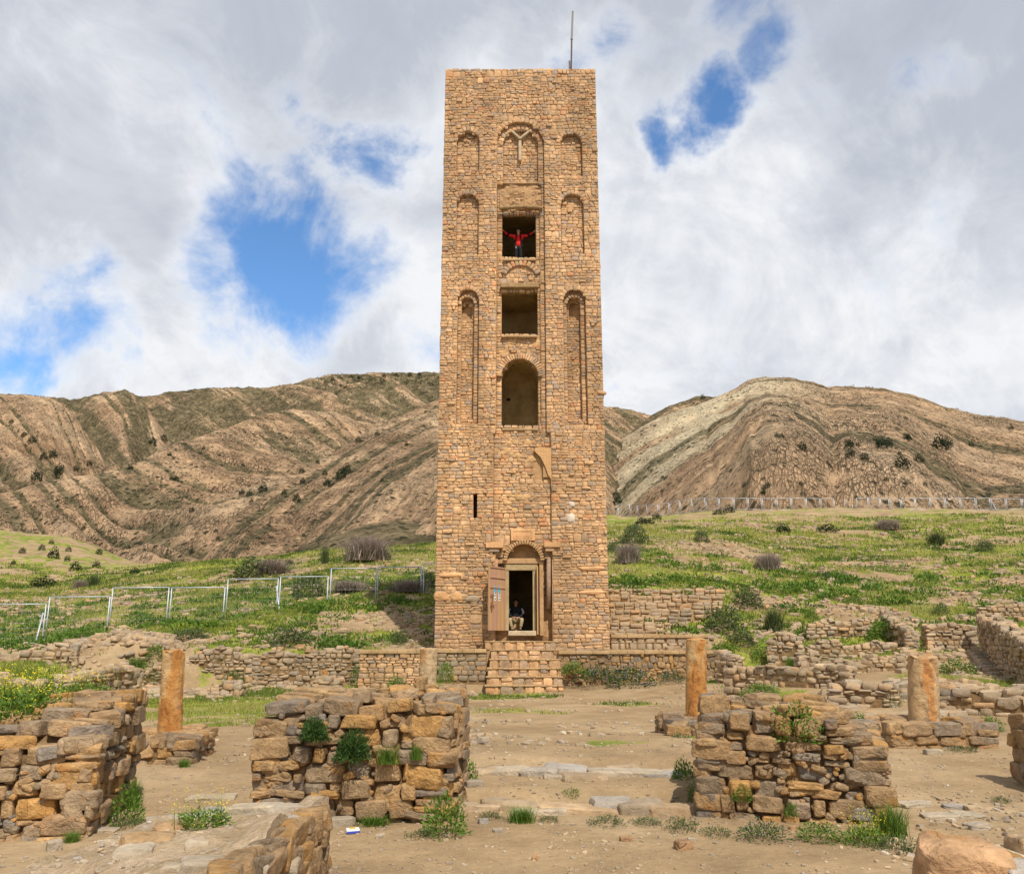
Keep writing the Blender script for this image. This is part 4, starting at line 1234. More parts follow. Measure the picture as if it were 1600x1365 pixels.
# terraced steps behind the parapet
ter = root_thing('terrace_steps', 'wide worn terrace steps of stone rising behind the low parapet right of the tower', 'steps', at(1030, 950, 36).x, 36, 2.0)
TSO = Vector(ter.location)
for k, (py_, Y_, xr_) in enumerate([(983, 34.2, 1050), (972, 34.9, 1040), (962, 35.6, 1060), (951, 36.3, 1095), (941, 37.0, 1112), (929, 37.8, 1120), (919, 38.8, 1130)]):
    z1_ = zp(py_, Y_); z0_ = z1_ - .45
    x0_, x1_ = XR - .2, at(xr_, py_, Y_).x
    if Y_ < 38.7: x0_ = XR + .02
    m = MB(); n_ = 14
    for q in range(n_):
        xa, xb = x0_ + (x1_ - x0_) * q / n_, x0_ + (x1_ - x0_) * (q + 1) / n_
        m.box(xa, xb - .004, Y_ + .06, Y_ + 1.1, z0_ - .3, z1_ - .03 + R.uniform(-.02, .02))
    mo = m.obj('step_core', M_CEMENT, None); mo.parent = ter; mo.location = -TSO; mo['kind'] = 'stuff'
    x = x0_; ms = lib_meshes(LIB_TOW, M_DRY)
    while x < x1_:
        w = R.uniform(.2, .6)
        for zq in ((.07, .21, .35) if R.random() < .6 else (.12, .30)):
            link('stone', ms[R.randrange(len(ms))], ter, Vector((x + w / 2, Y_ + .12 + R.uniform(-.06, .06), z1_ - zq)) - TSO, (R.uniform(-.1, .1), R.uniform(-.1, .1), R.uniform(-.1, .1)), (w * R.uniform(.85, 1.0), .3, R.uniform(.11, .19)))
        x += w
# dry stone walls on both slopes
def dry_wall(label, p0, p1, Y0, Y1, prof, ch=(.12, .2), sw=(.18, .42), depth=.45, limit=260, sides='FLR', group=None, name='dry_stone_wall', lib=LIB_DRY, mat=None, rag=.05, cat='wall', tilt=.14):
    """p0, p1: base pixels; prof: heights along the wall"""
    a = at(p0[0], p0[1], Y0); b_ = at(p1[0], p1[1], Y1)
    L = math.hypot(b_.x - a.x, b_.y - a.y); yaw = math.atan2(b_.y - a.y, b_.x - a.x)
    ca, sa = math.cos(yaw), math.sin(yaw)
    pu = np.linspace(0, L, len(prof))
    def hf(u, v):
        zb_ = a.z + (b_.z - a.z) * min(max(u / L, 0), 1)
        return zb_ + float(np.interp(u, pu, prof)) + (fbm(u * 2.2, v * 2 + L, 31, 2) - .5) * .22
    r_ = root_thing(name, label, cat, (a.x + b_.x) / 2, (a.y + b_.y) / 2, (a.z + b_.z) / 2, group)
    zlow = min(a.z, b_.z)
    st = wall(r_, (a.x, a.y), yaw, L, depth, hf, ch, sw, sides, .02, zlow - .1, .05, True, tilt, (.2, .36), .05, ragged=rag, proud=.06)
    # drop stones that would sit wholly below the ground
    st = [s for s in st if s['c'][2] > float(T(s['c'][0], s['c'][1], False)) - .12 or s['c'][2] > a.z + (b_.z - a.z) * .5]
    emit(r_, st, lib, mat or M_DRY, limit, LIB_LOW)
    return r_
dry_wall('tall dry stone retaining wall below the green slope left of the tower', (392, 1083), (562, 1081), 33.2, 32.9, [1.3, 1.55, 1.5, 1.35, 1.55, 1.6, 1.45])
dry_wall('tumbled dry stone wall behind the left orange column', (272, 1086), (394, 1083), 33.3, 33.2, [.9, 1.5, 1.75, 1.5, 1.35])
dry_wall('long low line of stones on the mound at the far left edge', (0, 1068), (120, 1032), 30.2, 30.8, [.6, .9, .7, .8, .5], sw=(.2, .45))
dry_wall('broken end of dry stone wall sloping down to the mound left of the tall rusty column', (200, 1072), (274, 1086), 31.2, 33.0, [.25, .6, 1.0, 1.2])
dry_wall('short block of stones standing alone before the left retaining wall', (326, 1094), (374, 1096), 28.0, 28.0, [.35, .6, .5], sides='FLR', depth=.8)
dry_wall('low broken wall of stones running behind the mustard plants on the left', (110, 1092), (222, 1078), 20.0, 23.5, [.45, .6, .7, .5])
# right hand ruins
dry_wall('steep dry stone retaining wall on the right slope below the first grass bank', (1200, 1038), (1258, 1046), 31.2, 30.8, [.7, 1.25, 1.0], rag=.12)
dry_wall('dry stone wall stepping along the upper right ruins', (1262, 988), (1362, 990), 33.0, 32.8, [.2, .5, .4, .6], rag=.12)
dry_wall('middle dry stone wall of pale stones in the right ruins', (1262, 1018), (1425, 1030), 31.0, 30.4, [.15, .45, .3, .5, .6, .25], rag=.12)
dry_wall('narrow stub of wall with a dark vertical gap in the right ruins', (1251, 1072), (1285, 1070), 26.0, 26.0, [.75, .9, .6], depth=.5)
dry_wall('low course of stones beside the wall stub in the right ruins', (1288, 1062), (1418, 1052), 26.2, 26.6, [.45, .5, .35, .55, .45])
dry_wall('long low rubble wall crossing the right ruins behind the front pier', (1130, 1068), (1330, 1082), 24.5, 22.0, [.35, .45, .6, .5, .65, .5])
dry_wall('low thick dry stone wall behind the right front pier', (1296, 1108), (1408, 1112), 19.0, 18.6, [.35, .55, .6, .5, .62], sw=(.22, .45), ch=(.13, .2))
dry_wall('well laid dry stone wall below the purple shrub on the right', (1452, 1030), (1532, 1022), 30.5, 30.5, [1.1, 1.15, 1.1, .95], ch=(.13, .19))
dry_wall('dark diagonal dry stone wall beside the ruined steps at the right edge', (1532, 1028), (1622, 1085), 30.0, 21.5, [1.3, 1.35, 1.2, 1.1], sides='FLRB', depth=.6)
dry_wall('low wall of brown stones beyond the right short column', (1468, 1122), (1640, 1130), 17.6, 16.6, [.55, .62, .5, .6, .55], sw=(.2, .5), ch=(.14, .22))
dry_wall('uppermost dry stone wall at the far right edge under the grass', (1535, 985), (1640, 982), 34.0, 34.0, [.8, 1.0, 1.0])
dry_wall('leaning line of stones climbing beside the right grass bank', (1440, 1030), (1395, 985), 30.4, 33.2, [.9, .8, .7], sides='FLRB')
dry_wall('short wall of stones left of the dry right slope below the terrace end', (1118, 1058), (1150, 1066), 29.8, 29.0, [.9, .75])
# ruined steps at the right edge
rs_ = root_thing('ruined_steps', 'flight of thin stone steps descending beside the dark wall on the right', 'steps', at(1540, 1045, 27).x, 27, 1.0)
RO = Vector(rs_.location); ms = lib_meshes(LIB_TOW, M_DRY)
for k in range(8):
    Y_ = 29.6 - k * .5; xa = at(1522 + k * 4, 1030, Y_).x
    for q in range(5):
        x_ = xa + q * .42
        link('stone', ms[R.randrange(len(ms))], rs_, Vector((x_, Y_, float(T(x_, Y_)) + .05)) - RO, (0, R.uniform(-.05, .05), R.uniform(-.1, .1)), (R.uniform(.35, .46), .42, .2))

# ------------------------------------------------------------------ foreground piers
M_RUINs = M_RUIN
def corner(px, py):
    """point of the flat court seen at this pixel"""
    r_ = ray(px, py); t = -ZC / r_.z
    return Vector((r_.x * t, r_.y * t, 0))
def pier(label, fl, fr, depth, hf, ch=(.15, .22), sw=(.2, .42), sides='FLRB', limit=300, lib=LIB_HI, mat=None, name='ruined_pier', core_mat=None, sd=(.26, .4), tilt=.09, jit=.04, rag=.04, gap=.018, topscale=1.0):
    L = (fr - fl).length; yaw = math.atan2(fr.y - fl.y, fr.x - fl.x)
    c_ = (fl + fr) / 2
    r_ = root_thing(name, label, 'wall', c_.x, c_.y, 0)
    zb_ = float(T(c_.x, c_.y, False))
    st = wall(r_, (fl.x, fl.y), yaw, L, depth, lambda u, v: hf(u / L, v / depth), ch, sw, sides, gap, zb_ - .05, jit, True, tilt, sd, .06, core_mat=core_mat, ragged=rag, topscale=.85, p2=.25, proud=.05, ins=.09)
    # small chinking stones in the joints of the front
    ca, sa = math.cos(yaw), math.sin(yaw)
    ch_st = []
    for k in range(int(L * 60)):
        u = R.uniform(0.04, L - .04); z_ = R.uniform(zb_, hf(u / L, 0) - .05)
        s_ = R.uniform(.03, .075)
        ch_st.append(S((fl.x + u * ca - .05 * sa, fl.y + u * sa + .055, z_), (s_ * R.uniform(1, 2), .1, s_), (R.uniform(-.3, .3), R.uniform(-.5, .5), yaw)))
    emit(r_, st, lib, mat or M_RUIN, limit, LIB_MID)
    join_stones('small_stones', ch_st, LIB_MID, M_RUIN, r_, r_.location)
    return r_
FLm, FRm = corner(389, 1284), corner(702, 1290)
pier('ruined rubble wall stub in the middle foreground with tufts growing on its face', FLm, FRm, 1.05,
     lambda u, v: 1.0 + .07 * v + .10 * math.sin(u * 9) * .3 - .10 * (u < .12) + (fbm(u * 6, v * 4, 3, 2) - .5) * .16, ch=(.12, .19), sw=(.16, .42))
FLr, FRr = corner(1090, 1275), corner(1398, 1291)
pier('ruined rubble wall stub right of the path topped by a green weed', FLr, FRr, 1.15,
     lambda u, v: .90 - .24 * float(sstep(.72, .95, u)) + .06 * v + (fbm(u * 6, v * 4, 9, 2) - .5) * .16 - .30 * max(.20 - u, 0) / .20 * (v < .6) , ch=(.12, .19), sw=(.16, .40))
CRl = corner(139, 1310)
pier('ruined rubble wall corner at the left edge with yellow mustard on top', Vector((CRl.x - 3.4 * math.cos(.20), CRl.y - 3.4 * math.sin(.20), 0)), CRl, 1.75,
     lambda u, v: .74 + .10 * v + .18 * sstep(.70, .8, u) * sstep(.1, .3, v) + (fbm(u * 9, v * 4, 12, 2) - .5) * .12, ch=(.12, .18), sw=(.16, .42))
CFr = corner(1572, 1252) + Vector((.66, 0, 0))
pier('tall narrow end of a ruined wall cut off by the right edge of the view', CFr, Vector((CFr.x + 2.6, CFr.y - .1, 0)), 1.1,
     lambda u, v: .66 + (fbm(u * 6, v * 4, 15, 2) - .5) * .1, ch=(.13, .2), sw=(.2, .42))

# ------------------------------------------------------------------ columns
def column_mat(name, a, c2, c3):
    m, n, b = new_mat(name, .85, .25)
    oi = n.node('ShaderNodeObjectInfo')
    P = n.vmath('ADD', n.node('ShaderNodeNewGeometry').outputs['Position'], n.vmath('SCALE', (9., 5., 3.), scale=oi.outputs['Random']).outputs[0]).outputs[0]
    st_ = n.vmath('MULTIPLY', P, (2.6, 2.6, .75)).outputs[0]
    n1 = n.noise(st_, 1.6, 7, .62, .6); n2 = n.noise(P, 9, 6, .7); n3 = n.noise(P, 3.2, 6, .65)
    c = n.ramp(n1, [(.36, a), (.50, c2), (.60, c3)])
    c = n.vmath('SCALE', c, scale=n.mrange(n2, .3, .7, .8, 1.15, smooth=False)).outputs[0]
    c = n.mix(n.mrange(n3, .60, .68), c, (.30, .16, .07, 1))
    n.l.new(c, b.inputs['Base Color'])
    bump(n, b, n.math('ADD', n3, n.math('MULTIPLY', n2, .7)), 1.0, .05)
    return m
M_COL = column_mat('stained_column', (.34, .14, .035), (.44, .21, .06), (.46, .30, .14))
M_COLP = column_mat('pale_column', (.40, .29, .17), (.44, .32, .18), (.40, .21, .08))
def column(label, px, pb_, pt_, Y, wpx, mat, lean=0.0, seed=1, cut=0.0):
    b0 = at(px, pb_, Y); depth_ax = Y * cs + (b0.z - ZC) * sn
    r0 = wpx * depth_ax / F0 / 2; b0.x *= (Y + r0) / Y; zt = zp(pt_, Y)
    nr, na = 46, 40; V = []; Fs = []
    hgt = zt - b0.z + .12
    for i in range(nr):
        f = i / (nr - 1)
        for k in range(na):
            t = 2 * math.pi * k / na
            nn = float(fbm(math.cos(t) * 1.4 + seed * 5, f * 5 + math.sin(t) * 1.4, seed, 5, .6)) - .5
            chip = max(0, float(fbm(math.cos(t) * 3.4 + seed * 3.3, f * 9 + math.sin(t) * 3.4, seed + 9, 3)) - .56) * .8
            rr = r0 * (1.0 - .05 * f) * (1 + nn * .16 - chip)
            zz_e = b0.z - .12 + f * hgt
            if i == nr - 1: zz_e += (float(vnoise(math.cos(t) * 1.5, math.sin(t) * 1.5 + seed, seed)) - .5) * .06 + cut * math.cos(t) * .5 
            V.append((b0.x + lean * f * hgt + rr * math.cos(t), Y + r0 + rr * math.sin(t), zz_e))
    for i in range(nr - 1):
        for k in range(na):
            k2 = (k + 1) % na
            Fs.append((i * na + k, i * na + k2, (i + 1) * na + k2, (i + 1) * na + k))
    base = len(V)
    for rr_ in (.93, .5):
        for k in range(na):
            v = V[(nr - 1) * na + k]; t = 2 * math.pi * k / na
            V.append((b0.x + lean * hgt + r0 * .95 * rr_ * math.cos(t), Y + r0 + r0 * .95 * rr_ * math.sin(t), v[2] + .012 + R.uniform(-.006, .006)))
    for k in range(na):
        k2 = (k + 1) % na
        Fs.append(((nr - 1) * na + k, (nr - 1) * na + k2, base + k2, base + k)); Fs.append((base + k, base + k2, base + na + k2, base + na + k))
    Fs.append(tuple(base + na + k for k in range(na)))
    O = Vector((b0.x, Y + r0, b0.z))
    me = mesh_py('column_shaft', [Vector(v) - O for v in V], Fs, mat, True)
    me.set_sharp_from_angle(angle=math.radians(38))
    o = link('column_shaft', me, None, O)
    o.name = 'stone_column'
    return tag(o, label, 'column')
column('tall rusty orange stone column standing left of the middle wall stub', 265, 1149, 1018, 12.2, 37, M_COL, -.035, 1)
column('pale broken stone column in front of the small coursed wall left of the stairs', 667, 1096, 1013, 17.0, 29, M_COLP, .015, 2)
column('slender orange and cream stone column right of the path', 1088, 1122, 998, 14.7, 35, M_COL, .045, 3)
column('short thick cream and orange column among the right ruins', 1444, 1133, 1027, 13.7, 47, column_mat('cream_column', (.42, .26, .12), (.46, .32, .17), (.42, .19, .06)), .075, 4)
column('tiny broken column stump on a stone heap left of the small coursed wall', 506, 1066, 1047, 27.5, 9, M_COL, .03, 5)
column('small orange column stump half hidden behind the mustard plants', 194, 1078, 1051, 24.5, 9, M_COL, 0, 6)
column('small leaning stump of a column on the lone block of stones', 356, 1077, 1058, 28.4, 7, M_COL, .1, 7)
dry_wall('heap of stones under the tiny column stump', (486, 1080), (530, 1080), 27.3, 27.3, [.3, .42, .3], depth=.8, name='stone_heap', cat='stones')
def col_base(label, cx_px, py_front, Yc, rx, ry, zt, n_rows=2, seed=0):
    c_ = at(cx_px, py_front, Yc); r_ = root_thing('column_base', label, 'stone base', c_.x, Yc, 0)
    zg = float(T(c_.x, Yc, False))
    hf = lambda u, v: zt + (fbm(u * 2 + seed, v * 2, 5, 2) - .5) * .10
    st = wall(r_, (c_.x - rx, Yc - ry), R.uniform(-.08, .08), rx * 2, ry * 2, hf, (.13, .2), (.22, .46), 'FLRB', .014, zg - .05, .03, True, .08, (.25, .36), .06, ragged=.05)
    emit(r_, st, LIB_HI, M_RUIN, 200, LIB_MID)
col_base('ring of stones round the foot of the tall rusty column', 266, 1170, 12.25, .48, .55, .30, seed=1)
col_base('low stone base around the slender orange and cream column', 1082, 1150, 14.6, .50, .85, .30, seed=2)
col_base('broad stone base around the short thick column on the right', 1452, 1160, 13.9, .82, .6, .30, seed=3)
col_base('low stone base around the pale broken column', 667, 1110, 17.2, .5, .6, .32, seed=4)

# ------------------------------------------------------------------ bottom left masonry block, boulder and kerbs
blk = root_thing('masonry_block', 'broken flat topped masonry block with earth surface at the lower left corner', 'wall', -1.9, 5.3, 0)
BO = Vector(blk.location)
nu, nv = 70, 64
yb, yf = 6.15, 3.9
V = []
for i in range(nu):
    for j in range(nv):
        fu, fv = i / (nu - 1), j / (nv - 1)
        y = yf + (yb - yf) * fv
        xr_ = -1.26 - .10 * (1 - fv) + .05 * math.sin(fv * 7)
        xl_ = -3.0 + .6 * fv
        x = xl_ + (xr_ - xl_) * fu
        z_ = .50 + (fu - 1) * .20 * (1 - .55 * fv) + (float(fbm(x * 1.7, y * 1.7, 44, 5)) - .5) * .16 + (float(fbm(x * 7, y * 7, 46, 4)) - .5) * .05
        z_ += .07 * float(sstep(.82, .9, fu)) * (float(vnoise(y * 3, x * 3, 4)) )
        V.append((x - BO.x, y - BO.y, z_))
Fs = [tuple(f) for f in grid_faces(nu, nv)]
ring = [i * nv for i in range(nu)] + [(nu - 1) * nv + j for j in range(1, nv)] + [i * nv + nv - 1 for i in range(nu - 2, -1, -1)] + [j for j in range(nv - 2, 0, -1)]
prev = ring
for zl in (.30, .1, -.25):
    b0 = len(V)
    for k in ring:
        v = V[k]; cx_, cy_ = 0.0, 0.0
        sh = .10 * (.5 - zl) * R.uniform(.3, 1.0)
        V.append((v[0] * (1 - sh * .35), v[1] * (1 - sh * .3), min(v[2] - .1, zl)))
    L = len(ring); new = list(range(b0, b0 + L))
    for k in range(L):
        k2 = (k + 1) % L; Fs.append((prev[k], prev[k2], new[k2], new[k]))
    prev = new
M_BLOCK = earth_mat('block_earth', (0.56, 0.42, 0.28), (0.40, 0.29, 0.17), 3.5, 1.0, 0.12)
me = mesh_py('earth_top', V, Fs, M_BLOCK, True); me.set_sharp_from_angle(angle=math.radians(40)); link('earth_top', me, blk)
ms = lib_meshes(LIB_HI, M_PALE); ms2 = lib_meshes(LIB_HI, M_RUIN)
def blk_z(x, y):
    fv = (y - yf) / (yb - yf); xr_ = -1.26 - .10 * (1 - fv) + .05 * math.sin(fv * 7); xl_ = -3.0 + .6 * fv
    fu = (x - xl_) / (xr_ - xl_)
    if not (0 <= fu <= 1 and 0 <= fv <= 1): return 0.0
    return .50 + (fu - 1) * .20 * (1 - .55 * fv) + (float(fbm(x * 1.7, y * 1.7, 44, 5)) - .5) * .16
def bst(px, py, s, r=(0, 0, 0), lib=None, up=.28):
    r_ = ray(px, py); Y = 3.9
    for k in range(260):
        Y += .01; q = r_ * (Y / r_.y)
        if ZC + q.z <= blk_z(q.x, q.y): break
    lb = lib or ms
    link('stone', lb[R.randrange(len(lb))], blk, Vector((q.x, q.y, ZC + q.z - s[2] * (.5 - up))) - BO, r, s)
for (px, py, s_, rz, l_) in [(462, 1268, (.26, .20, .12), .1, 0), (484, 1274, (.14, .2, .16), .2, 1), (446, 1282, (.12, .09, .10), .4, 0), (430, 1262, (.22, .14, .08), .1, 0), (400, 1262, (.3, .16, .08), 0, 0),
        (350, 1268, (.26, .14, .07), .1, 0), (315, 1278, (.16, .12, .09), .2, 0), (262, 1296, (.17, .13, .10), .3, 1), (285, 1290, (.2, .13, .09), .5, 1), (230, 1316, (.24, .17, .13), .3, 1),
        (210, 1332, (.16, .13, .1), .2, 0), (308, 1320, (.10, .08, .09), .3, 0), (272, 1357, (.10, .08, .07), 0, 0), (335, 1352, (.26, .15, .10), .3, 0), (365, 1318, (.05, .04, .03), .3, 0),
        (420, 1325, (.07, .04, .03), .2, 0), (436, 1309, (.03, .03, .02), 0, 0), (425, 1348, (.24, .16, .12), .1, 0), (385, 1356, (.16, .12, .07), .4, 0), (452, 1330, (.16, .3, .10), .1, 1), (466, 1300, (.12, .2, .1), .1, 1)]:
    bst(px, py, tuple(q * 1.3 for q in s_), (R.uniform(-.08, .08), R.uniform(-.08, .08), rz), ms2 if l_ else ms)
chips = []
for k in range(150):
    y_ = R.uniform(4.2, 6.05); x_ = R.uniform(-2.7, -1.45); s_ = R.uniform(.008, .03)
    if blk_z(x_, y_) > .1: chips.append(S((x_, y_, blk_z(x_, y_) + s_ * .15), (s_ * 1.6, s_, s_ * .7), (0, 0, R.uniform(0, 6))))
join_stones('small_stones', chips, LIB_MID, M_PALE, blk, BO)
for k in range(22):                    # broken right flank
    Y = 4.3 + k * .085; x_ = -1.27 - .10 * (1 - (Y - yf) / (yb - yf)) 
    for zq in (.02, .15, .27, .38, .46):
        link('stone', ms2[R.randrange(len(ms2))], blk, Vector((x_ + R.uniform(-.02, .05), Y + R.uniform(-.03, .03), zq + R.uniform(-.03, .03))) - BO, (R.uniform(-.2, .2), R.uniform(-.2, .2), R.uniform(-.3, .3)), (R.uniform(.10, .17), R.uniform(.14, .40), R.uniform(.09, .17)))
def rock(label, px, py, Y, s, r=(0, 0, 0), mat=None, z=None, name='rock', cat='rock', lib=LIB_HI, sink=.3, group=None, vi=None):
    if Y is None:
        c_ = hit(px, py)
    else: c_ = at(px, py, Y)
    zg = float(T(c_.x, c_.y)) if z is None else z
    ml = lib_meshes(lib, mat or M_PALE)
    o = link(name, ml[vi if vi is not None else R.randrange(len(ml))], None, (c_.x, c_.y, zg + s[2] * (.5 - sink)), r, s)
    return tag(o, label, cat, group)
M_BOUL = stone_mat('orange_boulder', [(0, (.42, .25, .13)), (1, (.46, .28, .15))], 4.0, 1.0, .05, .8, (.36, .18, .05), .8, .2)
Vb, Fb = stone_variant(977, 26, p=7, cuts=12, noise=.035, lo=.37, hi=.48)
me = mesh_np('boulder', Vb, Fb, M_BOUL, True); me.set_sharp_from_angle(angle=math.radians(22))
c_ = at(1500, 1350, 5.75)
tag(link('boulder', me, None, (at(1500, 1330, 5.95).x, 5.95, .12), (.05, .10, -.22), (.56, .46, .46)), 'large smooth orange boulder at the lower right corner', 'boulder')
rock('long flat grey slab behind the orange boulder', 1545, 1316, 6.7, (.95, .36, .12), (.06, .03, -.08), M_PALE, sink=.1)
rock('rounded grey and pink stone right of the orange boulder', 1551, 1328, 6.35, (.26, .2, .2), (.1, .2, .2), M_PALE, sink=.05)
rock('dark pitted stone touching the right side of the orange boulder', 1562, 1340, 6.1, (.24, .2, .24), (.2, .1, .6), M_RUIN, sink=0)
rock('round tan stone in the lower right corner beneath the pitted stone', 1558, 1362, 5.9, (.17, .15, .16), (0, 0, .3), M_RUIN, sink=-.1)
rock('pale rounded stone at the very corner of the view', 1590, 1358, 5.8, (.3, .25, .2), (.1, 0, .3), M_PALE, sink=-.2)
rock('square brown stone at the right edge above the grey slab', 1597, 1312, 6.7, (.2, .2, .2), (0, 0, .3), M_RUIN, sink=0)
# flat slabs and loose stones lying on the dirt
loose = [('flat grey slab lying at the right end of the right wall stub', 1428, 1258, (.34, .20, .05), .3), ('flat pale slab on the dirt left of the right edge pier', 1495, 1262, (.26, .16, .04), -.3),
         ('pinkish slab lying below the two flat slabs on the right', 1468, 1276, (.32, .18, .05), -.2), ('grey chipped stone below the group of slabs on the right', 1526, 1294, (.2, .14, .07), .2),
         ('cream slab broken in two near the right edge', 1512, 1276, (.28, .2, .05), .1), ('small dark stone beside the cream broken slab', 1520, 1266, (.14, .1, .06), 0),
         ('orange loose stone lying on the dirt path at lower centre right', 1068, 1324, (.14, .10, .09), .4), ('pale loose stone on the path left of the orange one', 978, 1312, (.10, .07, .05), .2),
         ('grey pebble lying on dirt beside the pale stone pair at right of the path', 1080, 1311, (.07, .05, .04), 0), ('small red stone on the dirt path at lower centre', 837, 1340, (.055, .05, .045), 0),
         ('grey flat stone on the path below the kerb centre left', 778, 1300, (.09, .06, .04), .5), ('white chip of stone beside the crumpled packet', 592, 1312, (.06, .04, .04), .1),
         ('white pebble near the corner of the masonry block', 505, 1306, (.035, .03, .03), 0), ('tan stone at the foot of the middle wall stub', 536, 1290, (.22, .13, .09), .2),
         ('grey stone in front of the left pier beside the leafy weed', 171, 1284, (.13, .1, .07), .2), ('flat stone on the dirt in front of the left pier', 165, 1300, (.2, .13, .03), 0),
         ('cream stone on the dirt left of the masonry block', 84, 1330, (.11, .09, .1), .6), ('large smooth cream slab between the left pier and the mustard flowers', 265, 1283, (.4, .22, .06), .5),
         ('long cream slab lying behind the yellow flowers', 330, 1250, (.5, .22, .05), .1), ('brown stone on the dirt by the leafy weed right of the middle wall stub', 742, 1246, (.18, .14, .08), .1),
         ('orange stone lying on the ground by the right column foot', 1120, 1180, (.3, .2, .16), .4), ('small tan stone near the kerb at the foot of the middle wall stub', 755, 1287, (.09, .07, .06), .3),
         ('red brick fragment on the dirt in front of the right wall stub', 1241, 1293, (.1, .06, .04), .3), ('pale stone in front of the broad column base on the right', 1458, 1178, (.24, .15, .1), 0)]
for (lb, px, py, s, rz) in loose:
    rock(lb, px, py, float(corner(px, py).y), s, (R.uniform(-.05, .05), R.uniform(-.05, .05), rz), M_BOUL if ('orange' in lb or 'red' in lb) else M_PALE, name='loose_stone', cat='stone', sink=.25)
ms3 = lib_meshes(LIB_HI, M_DRY)
def kerb(label, stones):
    c0 = corner(stones[0][0], stones[0][1]); r_ = root_thing('stone_kerb', label, 'kerb', c0.x, c0.y, 0)
    for (px, py, w, d, h, rz) in stones:
        c_ = corner(px, py); zg = float(T(c_.x, c_.y + d / 2))
        link('stone', ms[R.randrange(len(ms))] if R.random() < .5 else ms3[R.randrange(len(ms3))], r_, Vector((c_.x, c_.y + d / 2, zg - h * .10)) - Vector(r_.location), (R.uniform(-.08, .08), R.uniform(-.08, .08), rz + R.uniform(-.1, .1)), (w * 1.3, d, h * 1.15))
kerb('near row of worn kerb stones crossing the path between the two wall stubs', [(745, 1270, .34, .2, .12, 0), (775, 1262, .22, .2, .14, .3), (800, 1268, .45, .3, .15, -.3), (845, 1274, .42, .24, .10, .05), (905, 1272, .62, .3, .13, .05), (957, 1268, .32, .26, .24, 0), (1005, 1271, .36, .28, .24, .05), (1062, 1272, .46, .25, .18, 0), (720, 1266, .3, .2, .1, 0)])
kerb('far row of worn kerb stones crossing the path between the two wall stubs', [(760, 1226, .2, .2, .12, .1), (795, 1226, .40, .28, .15, 0), (842, 1228, .36, .3, .16, .1), (885, 1222, .40, .35, .1, -.2), (913, 1238, .40, .3, .13, .1), (868, 1234, .2, .15, .08, 0), (985, 1232, .7, .35, .12, .1), (1030, 1232, .45, .3, .1, -.1), (975, 1216, .3, .2, .08, .2), (1060, 1226, .3, .2, .1, 0)])

# ------------------------------------------------------------------ fences
def panel_into(root, O, p0, p1, h, wires=True, rr=.028):
    """a framed wire panel between two foot points"""
    p0 = Vector(p0); p1 = Vector(p1)
    up = Vector((0, 0, h))
    m = MB()
    q = [p0, p0 + up, p1 + up, p1]
    m.tube([q[0] - Vector((0, 0, .18)) - O, q[1] - O], rr, 6); m.tube([q[3] - Vector((0, 0, .18)) - O, q[2] - O], rr, 6)
    m.tube([q[1] - O, q[2] - O], rr, 6); m.tube([q[0] + Vector((0, 0, .03)) - O, q[3] + Vector((0, 0, .03)) - O], rr * .9, 6)
    o = link('panel', mesh_py('panel', m.V, m.F, M_STEEL, True), root)
    if wires:
        w = MB()
        nvw = 12; nh = 9
        for k in range(1, nvw):
            a = p0.lerp(p1, k / nvw); w.tube([a - O, a + up - O], .0018, 3, False)
        for k in range(1, nh):
            w.tube([p0 + up * (k / nh) - O, p1 + up * (k / nh) - O], 0.0035 if k in (2, 4, 7) else .0012, 3, False)
        ow = link('wire_mesh', mesh_py('wire_mesh', w.V, w.F, M_STEEL), o); ow['kind'] = 'stuff'
    return o
fl_ = [(-24, 64, 944, 1012), (70, 165, 932.5, 999), (170, 258.5, 918, 982), (263, 347, 918, 981), (352, 431, 904.5, 966), (435, 510, 901, 961), (515, 586, 888, 947), (589, 657, 886, 943), (661, 730, 880, 938)]
fence = root_thing('wire_fence', 'galvanised fence of tall framed wire panels climbing the green slope left of the tower', 'fence', at(350, 970, 43).x, 43, 2)
FO = Vector(fence.location)
def slab_foot(root, O, p):
    m = MB(); m.box(p.x - .12, p.x + .12, p.y - .3, p.y + .3, p.z - .25, p.z + .1)
    me = mesh_py('concrete_foot', [Vector(v) - O for v in m.V], m.F, M_CEMENT); link('concrete_foot', me, root)
for (a, c_, t_, b_) in fl_:
    dep = 2.0 * F0 / (b_ - t_)
    Yp = dep / cs * .995
    p0, p1 = at(a, b_, Yp), at(c_, b_ - 1, Yp + .1)
    panel_into(fence, FO, p0, p1, zp(t_, Yp) - zp(b_, Yp))
    slab_foot(fence, FO, at(c_ + 2, b_ + 3, Yp))
for (xa, ya, xb, yb_) in ((67.5, 957, 53, 1014), (432, 915, 437.5, 962)):
    Yp = 40.6 if xa < 100 else 43.6
    m = MB(); m.tube([at(xa, ya, Yp - .1) - FO, at(xb, yb_, Yp - .9) - FO], .035, 6); link('brace', mesh_py('brace', m.V, m.F, M_STEEL, True), fence)
fence2 = root_thing('wire_fence', 'long distant wire fence along the crest above the green slope on the right', 'fence', at(1300, 790, 150).x, 150, 24)
F2 = Vector(fence2.location)
fp = [(948, 795, 808, 200), (967, 788, 806.5, 195), (985, 791, 806, 190), (997, 790, 805.5, 186), (1012, 789, 805, 182), (1029, 787, 804, 178), (1046, 784, 803, 172), (1063, 782, 801.5, 166), (1082, 780.5, 799, 160), (1103, 779, 796.5, 155), (1124, 778, 796, 150), (1147, 778.5, 796, 149),
      (1169, 778, 795.5, 148), (1191, 778, 796, 148), (1214, 778.5, 797, 148), (1237, 778, 796, 148), (1260, 778, 796, 148), (1283, 778.5, 797, 148), (1305, 779.5, 797, 148)]
